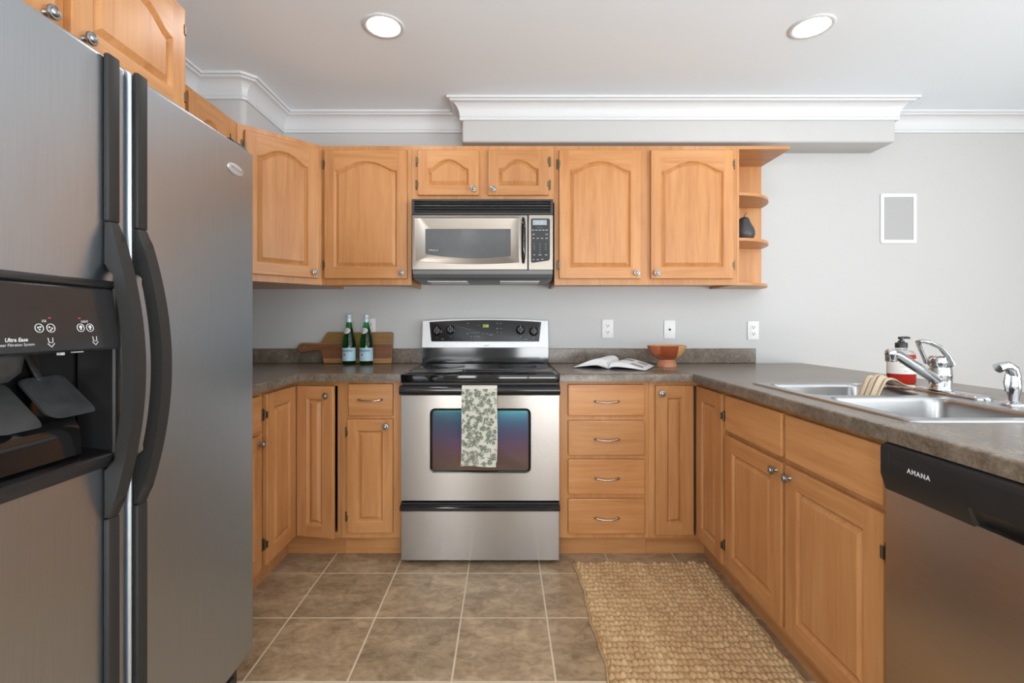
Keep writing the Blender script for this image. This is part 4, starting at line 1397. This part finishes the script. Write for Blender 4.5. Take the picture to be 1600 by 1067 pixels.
# badge
mb = MB().lathe([(0, 0), (0.040, 0), (0.038, 0.003), (0.034, 0.004), (0, 0.0045)], 36, T=frame_T((0.734, -0.0005, 1.601)) @ TO_FRONT, sy=0.40)
bd = mb.build('badge', 'silver', rd)
MB().text('Whirlpool', 0.014, frame_T((0.734, -0.0052, 1.5975)) @ UPRIGHT, align='CENTER', shear=0.2).build('lettering', 'ink_grey', bd, smooth=0)
# hinge covers and toe grille
for x0, x1 in ((0.755, 0.832), (0.010, 0.087)):
    MB().prism([(0.012, 1.6845), (0.10, 1.6845), (0.10, 1.700), (0.055, 1.706), (0.025, 1.702)], x0, x1, 'yz').build('hinge_cover', 'black_satin', root)
mb = MB()
mb.box(0.005, 0.834, 0.050, 0.071, 0.0, 0.128, bev=0.003)
for k in range(5):
    mb.box(0.03, 0.81, 0.044, 0.052, 0.020 + k * 0.021, 0.031 + k * 0.021, bev=0.002)
mb.build('toe_grille', 'black_satin', root)
# dispenser
bx0, bx1, bz0, bz1 = 0.028, 0.311, 0.874, 1.238
mb = MB()
o4 = [(bx0, bz0), (bx1, bz0), (bx1, bz1), (bx0, bz1)]
i4 = [(rx0 + 0.004, rz0 + 0.006), (rx1 - 0.006, rz0 + 0.006), (rx1 - 0.006, rz1 - 0.004), (rx0 + 0.004, rz1 - 0.004)]
Lb = lambda p, d, y: [(a, y, b) for a, b in (offset_poly(p, d) if d else p)]
mb.loft([Lb(o4, 0, -0.0006), Lb(o4, 0.001, -0.008), Lb(o4, 0.004, -0.0105), Lb(i4, -0.003, -0.0105), Lb(i4, 0, -0.007), Lb(i4, 0, 0.062)])
mb.build('dispenser_bezel', 'black_satin', fd, smooth=40)
mb = MB()
ix0, ix1, iz0, iz1 = i4[0][0], i4[1][0], i4[0][1], i4[2][1]
ctr = 0.066
mb.add([(ix0, ctr, iz0), (ix1, ctr, iz0), (ix1, ctr, iz1), (ix0, ctr, iz1)], [(0, 1, 2, 3)])
# curved lower back of the cavity, standing on a sloping ledge
cyl = [(ctr, iz0 + 0.080)] + [(0.040 + 0.024 * math.cos(R(a)), iz0 + 0.040 + 0.040 * math.sin(R(a))) for a in range(80, 181, 10)] + [(0.014, iz0 + 0.010), (ctr, iz0 + 0.010)]
mb.prism(cyl, ix0 + 0.002, ix1 - 0.045, 'yz')
mb.prism([(-0.006, iz0), (0.06, iz0), (0.06, iz0 + 0.012), (-0.006, iz0 + 0.003)], ix0, ix1, 'yz')
mb.build('dispenser_cavity', 'black_gloss', fd, smooth=40)
# control panel leaning forward above the cavity
pp = [(0.050, 1.2205), (-0.010, 1.2205), (-0.014, 1.217), (-0.031, 1.117), (-0.031, 1.108), (-0.026, 1.104), (0.050, 1.104)]
mb = MB().prism(pp, ix0, ix1 - 0.010, 'yz')
pn = mb.build('dispenser_panel', 'panel_grey', fd, smooth=30)
pl_ = -math.atan((0.031 - 0.014) / (1.217 - 1.117))
def on_disp(x, z, off=0.0006):
    y = -0.014 + (z - 1.217) * (0.031 - 0.014) / (1.217 - 1.117)
    return frame_T((x, y - off, z), rx=pl_)
mb = MB()
for x in (0.123, 0.143, 0.199, 0.218):
    mb.lathe([(0.0066, 0), (0.0066, 0.0008), (0.0075, 0.0008), (0.0075, 0)], 24, T=on_disp(x, 1.146, 0.0002) @ TO_FRONT)
for x, z in ((0.121, 1.147), (0.125, 1.148), (0.123, 1.1435), (0.1405, 1.1475), (0.145, 1.1455), (0.142, 1.1425)):
    mb.box(-0.0013, 0.0013, -0.0004, 0, -0.0013, 0.0013, T=on_disp(x, z))
for x in (0.199, 0.218):
    mb.lathe([(0, 0), (0.003, 0), (0.003, 0.0004), (0, 0.0004)], 14, T=on_disp(x, 1.1475) @ TO_FRONT)
    mb.box(-0.0012, 0.0012, -0.0004, 0, -0.0035, 0, T=on_disp(x, 1.1455))
for x in (0.139, 0.2245):
    mb.tube([tuple(on_disp(x - 0.006, 1.1175) @ Vector((0, 0, 0.003))), tuple(on_disp(x, 1.1145) @ Vector((0, 0, 0.0))), tuple(on_disp(x + 0.006, 1.1175) @ Vector((0, 0, 0.003)))], 0.0006, 6)
    for s in (-1, 1):
        mb.tube([tuple(on_disp(x + s * 0.0042, 1.130) @ Vector((0, 0, 0.0))), tuple(on_disp(x + s * 0.0032, 1.122) @ Vector((0, 0, 0.0)))], 0.0005, 6)
    mb.tube([tuple(on_disp(x - 0.0032, 1.122) @ Vector((0, 0, 0))), tuple(on_disp(x + 0.0032, 1.122) @ Vector((0, 0, 0)))], 0.0005, 6)
mb.text('ICE', 0.0052, on_disp(0.133, 1.156) @ UPRIGHT, align='CENTER', bold=0.0001)
mb.text('LIGHT', 0.0052, on_disp(0.209, 1.1555) @ UPRIGHT, align='CENTER', bold=0.0001)
mb.text('Ultra Ease', 0.0085, on_disp(0.101, 1.1255) @ UPRIGHT, align='RIGHT', shear=0.25, bold=0.0002)
mb.text('Water Filtration System', 0.0062, on_disp(0.111, 1.1185) @ UPRIGHT, align='RIGHT', shear=0.15)
mb.build('button_marks', 'print', pn, smooth=0)
mb = MB()
for x in (0.143, 0.199):
    mb.box(-0.002, 0.002, -0.0006, 0, -0.0006, 0.0006, T=on_disp(x, 1.163))
mb.build('indicator', 'red_led', pn)
# ice chute and the two paddles
MB().lathe([(0, 1.062), (0.030, 1.060), (0.047, 1.074), (0.052, 1.098), (0.050, 1.1035), (0, 1.1035)], 30, T=frame_T((0.085, 0.020, 0)), sy=0.62).build('ice_chute', 'paddle', fd, smooth=50)
def paddle(x0, x1, zt, zb, yt, yb):
    mb = MB()
    nu, nv = 8, 10
    ou = rrect(-1, 1, -1, 1, 0.35, 5)
    rows = []
    for off in (0.0, 0.005):
        L = []
        for a, b in ou:
            t = (b + 1) / 2
            w = (x1 - x0) / 2 * (0.92 + 0.10 * (1 - t))
            bow = -0.010 * (1 - a * a) 
            L.append(((x0 + x1) / 2 + a * w + 0.010 * (0.5 - t), yb + (yt - yb) * t + bow + off, zb + (zt - zb) * t))
        rows.append(L)
    mb.loft(rows, cap0=True, cap1=True)
    mb.tube([((x0 + x1) / 2 - 0.004, yt - 0.002, zt - 0.012), ((x0 + x1) / 2 - 0.012, yt + 0.012, zt + 0.03), ((x0 + x1) / 2 - 0.016, yt + 0.018, 1.1035)], 0.010, 8, flat=(1.3, 0.5))
    return mb.build('paddle', 'paddle', fd, smooth=40)
paddle(0.070, 0.150, 1.054, 0.980, 0.050, -0.004)
paddle(0.164, 0.256, 1.058, 0.988, 0.052, -0.004)
MB().box(0.190, 0.197, 0.000, 0.008, 1.0975, 1.1035).box(0.215, 0.235, 0.0, 0.006, 1.1005, 1.1035).build('nozzle', 'white', fd)

# ------------------------------------------------------------------ dishwasher
root = thing('dishwasher', 'stainless dishwasher with black control strip under the right worktop', 'dishwasher', (0.907, 1.148, 0), R(-90))
MB().box(0.004, 0.596, 0.066, 0.60, 0.106, 0.868).build('body', 'black_satin', root)
MB().box(0.006, 0.594, 0.0, 0.0655, 0.112, 0.7655, bev=0.003, seg=2).build('door_panel', 'steel_dw', root)
MB().box(0.006, 0.594, 0.082, 0.092, 0.0, 0.105).build('toe_panel', 'black_satin', root)
pp = [(0.040, 0.8735), (0.004, 0.8735), (-0.010, 0.868), (-0.014, 0.860), (-0.014, 0.800), (-0.002, 0.762), (0.002, 0.760), (0.0395, 0.7662)]
hx0, hx1 = 0.225, 0.375
mb = MB()
mb.loft([[(x, y, z) for y, z in pp] for x in (0.010, hx0)], cap0=True)
sec = lambda x, d: [(x, y + (d if z < 0.80 and y < 0.01 else 0), z) for y, z in pp]
mb.loft([sec(hx0, 0), sec(hx0 + 0.004, 0.010), sec(hx0 + 0.025, 0.024), sec(hx1 - 0.025, 0.024), sec(hx1 - 0.004, 0.010), sec(hx1, 0)])
mb.loft([[(x, y, z) for y, z in pp] for x in (hx1, 0.590)], cap1=True)
# rounded left and right shoulders
for s, xa, xb in ((1, 0.010, 0.002), (-1, 0.590, 0.598)):
    mb.loft([[(xa, y, z) for y, z in pp], [(xb, 0.5 * (y + 0.02), 0.815 + (z - 0.815) * 0.75) for y, z in pp]], cap1=True)
cp = mb.build('control_panel', 'black_satin', root, smooth=30)
mb = MB()
for k in range(9):
    mb.box(0.052 + k * 0.0098, 0.059 + k * 0.0098, -0.0150, -0.0135, 0.8505, 0.8535)
mb.box(0.045, 0.33, -0.0146, -0.0135, 0.8575, 0.8590)
mb.box(0.0335, 0.0352, -0.0148, -0.0135, 0.812, 0.858)
mb.build('vent_slots', 'slot', cp)
MB().text('AMANA', 0.0145, frame_T((0.086, -0.0146, 0.8225)) @ UPRIGHT, bold=0.0005, space=1.2).build('lettering', 'print', cp, smooth=0)

# ------------------------------------------------------------------ wall plates and speaker
def plate(mb):
    mb.box(-0.035, 0.035, -0.006, -0.0004, -0.057, 0.057, bev=0.0025, seg=2)
def outlet(x, z, label):
    t = thing('wall_outlet', label, 'outlet', (x, YB, z), 0, 'wall plates above the backsplash')
    mb = MB(); plate(mb); mb.build('plate', 'white', t)
    for dz in (-0.020, 0.020):
        mb = MB()
        mb.prism([(a, b + dz) for a, b in rrect(-0.0165, 0.0165, -0.0140, 0.0140, 0.009, 5)], -0.0082, -0.0055, 'xz')
        r_ = mb.build('receptacle', 'white', t, smooth=30)
        mb = MB()
        mb.box(-0.0084, -0.0050, -0.0086, -0.008, dz - 0.003, dz + 0.0072)
        mb.box(0.0050, 0.0084, -0.0086, -0.008, dz - 0.003, dz + 0.0072)
        mb.lathe([(0, 0), (0.0033, 0), (0.0033, 0.0005), (0, 0.0005)], 12, T=frame_T((0, -0.0081, dz - 0.0075)) @ TO_FRONT)
        mb.build('slots', 'slot', r_)
    return t
outlet((949.2 - 789.5) * YB / 747, 1.122, 'white duplex wall outlet above the open book')
outlet((1176.3 - 789.5) * YB / 747, 1.112, 'white duplex wall outlet at the right end of the backsplash')
outlet((578.0 - 789.5) * YB / 747, 1.128, 'white wall outlet partly hidden behind the right green bottle')
t = thing('jack_plate', 'white wall plate with one small round jack, above the wooden bowl', 'wall plate', ((1046 - 789.5) * YB / 747, YB, 1.118), 0, 'wall plates above the backsplash')
mb = MB(); plate(mb); mb.build('plate', 'white', t)
MB().lathe([(0, 0.0), (0.0065, 0), (0.0055, 0.003), (0.0045, 0.009), (0, 0.009)], 16, T=frame_T((0, -0.0061, 0)) @ TO_FRONT).build('jack', 'slot', t)

t = thing('wall_speaker', 'white framed speaker with grey mesh grille set high on the wall', 'speaker', (2.4185, YB, 1.8015))
mb = MB()
mb.prism(rrect(-0.1105, 0.1105, -0.152, 0.152, 0.008, 4), -0.007, -0.0004, 'xz', holes=[[(-0.090, -0.131), (0.090, -0.131), (0.090, 0.131), (-0.090, 0.131)]])
mb.build('frame', 'white', t, smooth=30)
MB().box(-0.0895, 0.0895, -0.0055, -0.0004, -0.1305, 0.1305, bev=0.001).build('grille', 'speaker_mesh', t)

# ------------------------------------------------------------------ things on the left worktop
# cutting board leaning on the backsplash; origin at its lower edge
pts = [(0.0, 0.0), (0.403, 0.0), (0.409, 0.008), (0.412, 0.186), (0.405, 0.189), (0.016, 0.189), (0.006, 0.180), (-0.022, 0.128), (-0.040, 0.121), (-0.135, 0.124),
       (-0.150, 0.120), (-0.160, 0.108), (-0.163, 0.094), (-0.158, 0.078), (-0.146, 0.068), (-0.130, 0.066), (-0.065, 0.078), (-0.030, 0.077), (-0.017, 0.068), (-0.010, 0.045)]
hole = [(-0.128 + 0.0125 * math.cos(2 * PI * k / 16), 0.098 + 0.010 * math.sin(2 * PI * k / 16)) for k in range(16)]
mb = MB().prism(pts, -0.010, 0.010, 'xz', holes=[hole])
o = mb.build('cutting_board', 'board', loc=(-1.094, 2.888, CZ1 + 0.0022), rot=(R(-8), 0, 0), smooth=30)
bv = o.modifiers.new('edge', 'BEVEL'); bv.width = 0.0025; bv.segments = 2; bv.limit_method = 'ANGLE'; bv.angle_limit = R(50)
tag(o, 'wooden cutting board with handle leaning against the backsplash', 'cutting board')

def water_bottle(x, y, label):
    t = thing('water_bottle', label, 'bottle', (x, y, CZ1 + 0.0005), R(-6), 'green water bottles')
    MB().lathe([(0, 0.003), (0.030, 0), (0.036, 0.002), (0.0385, 0.008), (0.0385, 0.118), (0.0375, 0.135), (0.033, 0.162), (0.0255, 0.196), (0.0185, 0.226), (0.0150, 0.248), (0.0142, 0.262), (0.0155, 0.264), (0.0155, 0.270), (0.0138, 0.272), (0.0138, 0.284), (0, 0.284)], 32).build('glass', 'green_glass', t, smooth=50)
    MB().lathe([(0.0144, 0.250), (0.0165, 0.251), (0.0165, 0.262), (0.0165, 0.271), (0.0152, 0.273), (0.0152, 0.276), (0.0160, 0.277), (0.0160, 0.291), (0.0145, 0.2935), (0, 0.294)], 28).build('cap', 'cap', t, smooth=40)
    mb = MB()
    mb.loft([[(0.0390 * math.cos(R(a)), 0.0390 * math.sin(R(a)), z) for a in range(170, 371, 8)] for z in (0.025, 0.100)], close=False)
    lb = mb.build('label', 'label_blue', t, smooth=60)
    mb = MB()
    for z0, z1 in ((0.0985, 0.1005), (0.0245, 0.0265)):
        mb.loft([[(0.0392 * math.cos(R(a)), 0.0392 * math.sin(R(a)), z) for a in range(170, 371, 8)] for z in (z0, z1)], close=False)
    mb.build('label_border', 'label_white', lb, smooth=60)
    on_label('S.PELLEGRINO', 0.0150, 0.079, 0.0394, 1.0, R(254), 0, bold=0.0005).build('lettering', 'ink_blue', lb, smooth=0)
    star = []
    for k in range(10):
        r_ = 0.0100 if k % 2 == 0 else 0.0045
        a = R(90 + 36 * k)
        star.append((r_ * math.cos(a), r_ * math.sin(a)))
    vs = [(0.0395 * math.cos(R(253) + a / 0.0395), 0.0395 * math.sin(R(253) + a / 0.0395), 0.060 + b) for a, b in star]
    MB().add(vs, [tuple(range(10))]).build('star', 'ink_red', lb, smooth=0)
    # tilted oval on the shoulder
    rings = []
    for q in (1.0, 0.75, 0.5, 0.25, 0.02):
        ring = []
        for k in range(24):
            a = 2 * PI * k / 24
            u, z = 0.0245 * q * math.cos(a), 0.200 + 0.0175 * q * math.sin(a)
            r_ = 0.0255 + (0.196 - z) * 0.235 + 0.0018
            an = R(257) + u / r_
            ring.append((r_ * math.cos(an), r_ * math.sin(an), z))
        rings.append(ring)
    MB().loft(rings, cap1=True).build('neck_label', 'label_neck', t, smooth=60)
    return t
water_bottle(-0.921, 2.818, 'left of the two green mineral water bottles before the cutting board')
water_bottle(-0.819, 2.818, 'right of the two green mineral water bottles, in front of the wall outlet')

# ------------------------------------------------------------------ things on the right worktop
# open book
root = thing('open_book', 'open picture book lying on the worktop right of the stove', 'book', (0.6075, 2.655, CZ1 + 0.0006), R(-26))
BW, BH = 0.193, 0.145
def page_z(s, hump):
    return 0.004 + hump * (math.sin(PI * min(1, (1 - s) ** 0.62)) ** 1.1)
def pages(side, hump):
    n = 18
    topl, botl = [], []
    for k in range(n + 1):
        s = k / n                      # 0 at the gutter, 1 at the fore edge
        x = side * (0.002 + (BW - 0.004) * s)
        zt = 0.004 + hump * math.sin(PI * s ** 0.55) ** 0.9 * (1 - 0.25 * s) + 0.004 * (1 - s)
        topl.append((x, zt)); botl.append((x, 0.0028 + max(0, (zt - 0.004) * 0.35)))
    mb = MB()
    prof = topl + list(reversed(botl))
    mb.prism(prof, -BH, BH, 'xz')
    return mb, topl
def sub_prints(topl, rects, parent):
    mb = MB()
    for s0, s1, v0, v1 in rects:
        n = 6
        a = []
        for v in (v0, v1):
            row = []
            for k in range(n + 1):
                s = (s0 + (s1 - s0) * k / n) * (len(topl) - 1)
                i = min(int(s), len(topl) - 2)
                f = s - i
                x = topl[i][0] * (1 - f) + topl[i + 1][0] * f
                z = topl[i][1] * (1 - f) + topl[i + 1][1] * f
                row.append((x, -BH + 2 * BH * v, z + 0.0006))
            a.append(row)
        mb.loft(a, close=False)
    mb.build('printed_picture', 'photo_ink', parent, smooth=60)
cv = MB()
cv.box(-BW - 0.003, -0.004, -BH - 0.003, BH + 0.003, 0.0, 0.0025, bev=0.0008)
cv.box(0.004, BW + 0.003, -BH - 0.003, BH + 0.003, 0.0, 0.0025, bev=0.0008)
cv.box(-0.008, 0.008, -BH - 0.003, BH + 0.003, 0.0, 0.003)
cv.build('cover', 'cover_dark', root)
for side, hump, rects in ((-1, 0.052, [(0.30, 0.62, 0.10, 0.42), (0.55, 0.85, 0.55, 0.86)]), (1, 0.036, [(0.18, 0.48, 0.56, 0.84), (0.55, 0.88, 0.12, 0.36), (0.60, 0.86, 0.62, 0.80)])):
    mb, tl = pages(side, hump)
    p = mb.build('pages', 'paper', root, smooth=50)
    sub_prints(tl, rects, p)

# footed bowl
root = thing('wooden_bowl', 'footed wooden bowl of red and blond wood beside the open book', 'bowl', (0.908, 2.690, CZ1 + 0.0005))
MB().lathe([(0.0, 0.041), (0.040, 0.041), (0.054, 0.047), (0.074, 0.060), (0.091, 0.080), (0.103, 0.108), (0.1065, 0.119), (0.1035, 0.120), (0.098, 0.106), (0.085, 0.083), (0.066, 0.066), (0.040, 0.056), (0, 0.053)], 48).build('bowl', 'bowl', root, smooth=50)
MB().lathe([(0, 0), (0.056, 0), (0.057, 0.004), (0.049, 0.022), (0.043, 0.034), (0.041, 0.0408), (0, 0.0408)], 40).build('foot', 'bowl_foot', root, smooth=50)

# pear on the open shelf
root = thing('decorative_pear', 'charcoal ceramic pear on the open end shelf', 'pear', (1.394, 2.790, 1.6285))
MB().lathe([(0, 0.004), (0.014, 0.0), (0.030, 0.004), (0.048, 0.018), (0.058, 0.040), (0.058, 0.060), (0.051, 0.082), (0.040, 0.102), (0.032, 0.118), (0.029, 0.130), (0.024, 0.140), (0.012, 0.146), (0, 0.143)], 32).build('fruit', 'pear', root, smooth=60)
MB().tube([(0, 0, 0.142), (0.002, 0, 0.154), (0.007, 0, 0.166), (0.014, 0, 0.172)], [0.0028, 0.0024, 0.0022, 0.0030], 8).build('stem', 'pear', root, smooth=60)

# ------------------------------------------------------------------ jute rug
def rug():
    x0, x1, y0, y1 = 0.334, 0.966, 0.70, 2.298
    row, pitch = 0.0300, 0.0190
    r = random.Random(11)
    nr = int((y1 - y0) / row)
    nx = 190
    per = 8
    jit = {}
    def J(a, b):
        if (a, b) not in jit: jit[(a, b)] = r.random()
        return jit[(a, b)]
    vs = []
    ny = nr * per
    for j in range(ny + 1):
        f = j / per
        i = min(int(f), nr - 1)
        t = f - i
        ph = J('p', i)
        wob = lambda u: 0.0035 * math.sin(u * 9 + i * 0.35) + 0.003 * math.sin(u * 23 + i * 1.1)
        for k in range(nx + 1):
            u = k / nx
            x = x0 + (x1 - x0) * u + 0.004 * math.sin(f * 0.45) * (1 - 2 * u) + 0.003 * math.sin(f * 1.3)
            c = (x - x0) / pitch + ph
            ci = int(math.floor(c)); ct = c - ci
            # slanted loop in each cell of the row
            sk = abs(2 * (t - 0.5)) 
            hr = math.sqrt(max(0.0, 1 - (2 * t - 1) ** 2))
            tt = ct - 0.5 + 0.35 * (t - 0.5)
            hb = 0.30 + 0.70 * math.sqrt(max(0.0, 1 - min(1, (2 * tt) ** 2)))
            amp = 0.60 + 0.75 * J(i, ci)
            z = 0.0025 + 0.0125 * hr * hb * amp
            edge = min(1, min(k, nx - k) / 3.0, min(j, ny - j) / 3.0)
            z = 0.0008 + (z - 0.0008) * edge
            y = y0 + (y1 - y0) * j / ny + 0.6 * wob(u) + 0.006 * (J(('y', i), ci) - 0.5)
            vs.append((x, y, z))
    fs = [(j * (nx + 1) + k, j * (nx + 1) + k + 1, (j + 1) * (nx + 1) + k + 1, (j + 1) * (nx + 1) + k) for j in range(ny) for k in range(nx)]
    mb = MB().add(vs, fs)
    # frayed ends at the far left corner
    for q in range(9):
        a = R(100 + q * 18)
        px, py = x0 + 0.012 + r.uniform(-0.008, 0.02), y1 - 0.004
        ln = r.uniform(0.012, 0.03)
        mb.tube([(px, py, 0.006), (px + math.cos(a) * ln * 0.6, py + math.sin(a) * ln * 0.6, 0.010), (px + math.cos(a) * ln, py + math.sin(a) * ln, 0.003)], 0.0016, 5)
    # side bindings
    for xx in (x0, x1):
        mb.tube([(xx + 0.004 * math.sin(j / per * 0.45) * (1 if xx == x0 else -1) + 0.003 * math.sin(j / per * 1.3), y0 + (y1 - y0) * j / ny, 0.0045) for j in range(0, ny + 1, 4)], 0.0042, 6)
    return mb
o = rug().build('jute_rug', 'jute', smooth=180, recalc=False)
tag(o, 'woven natural jute runner rug on the tiles before the sink cabinet', 'rug')
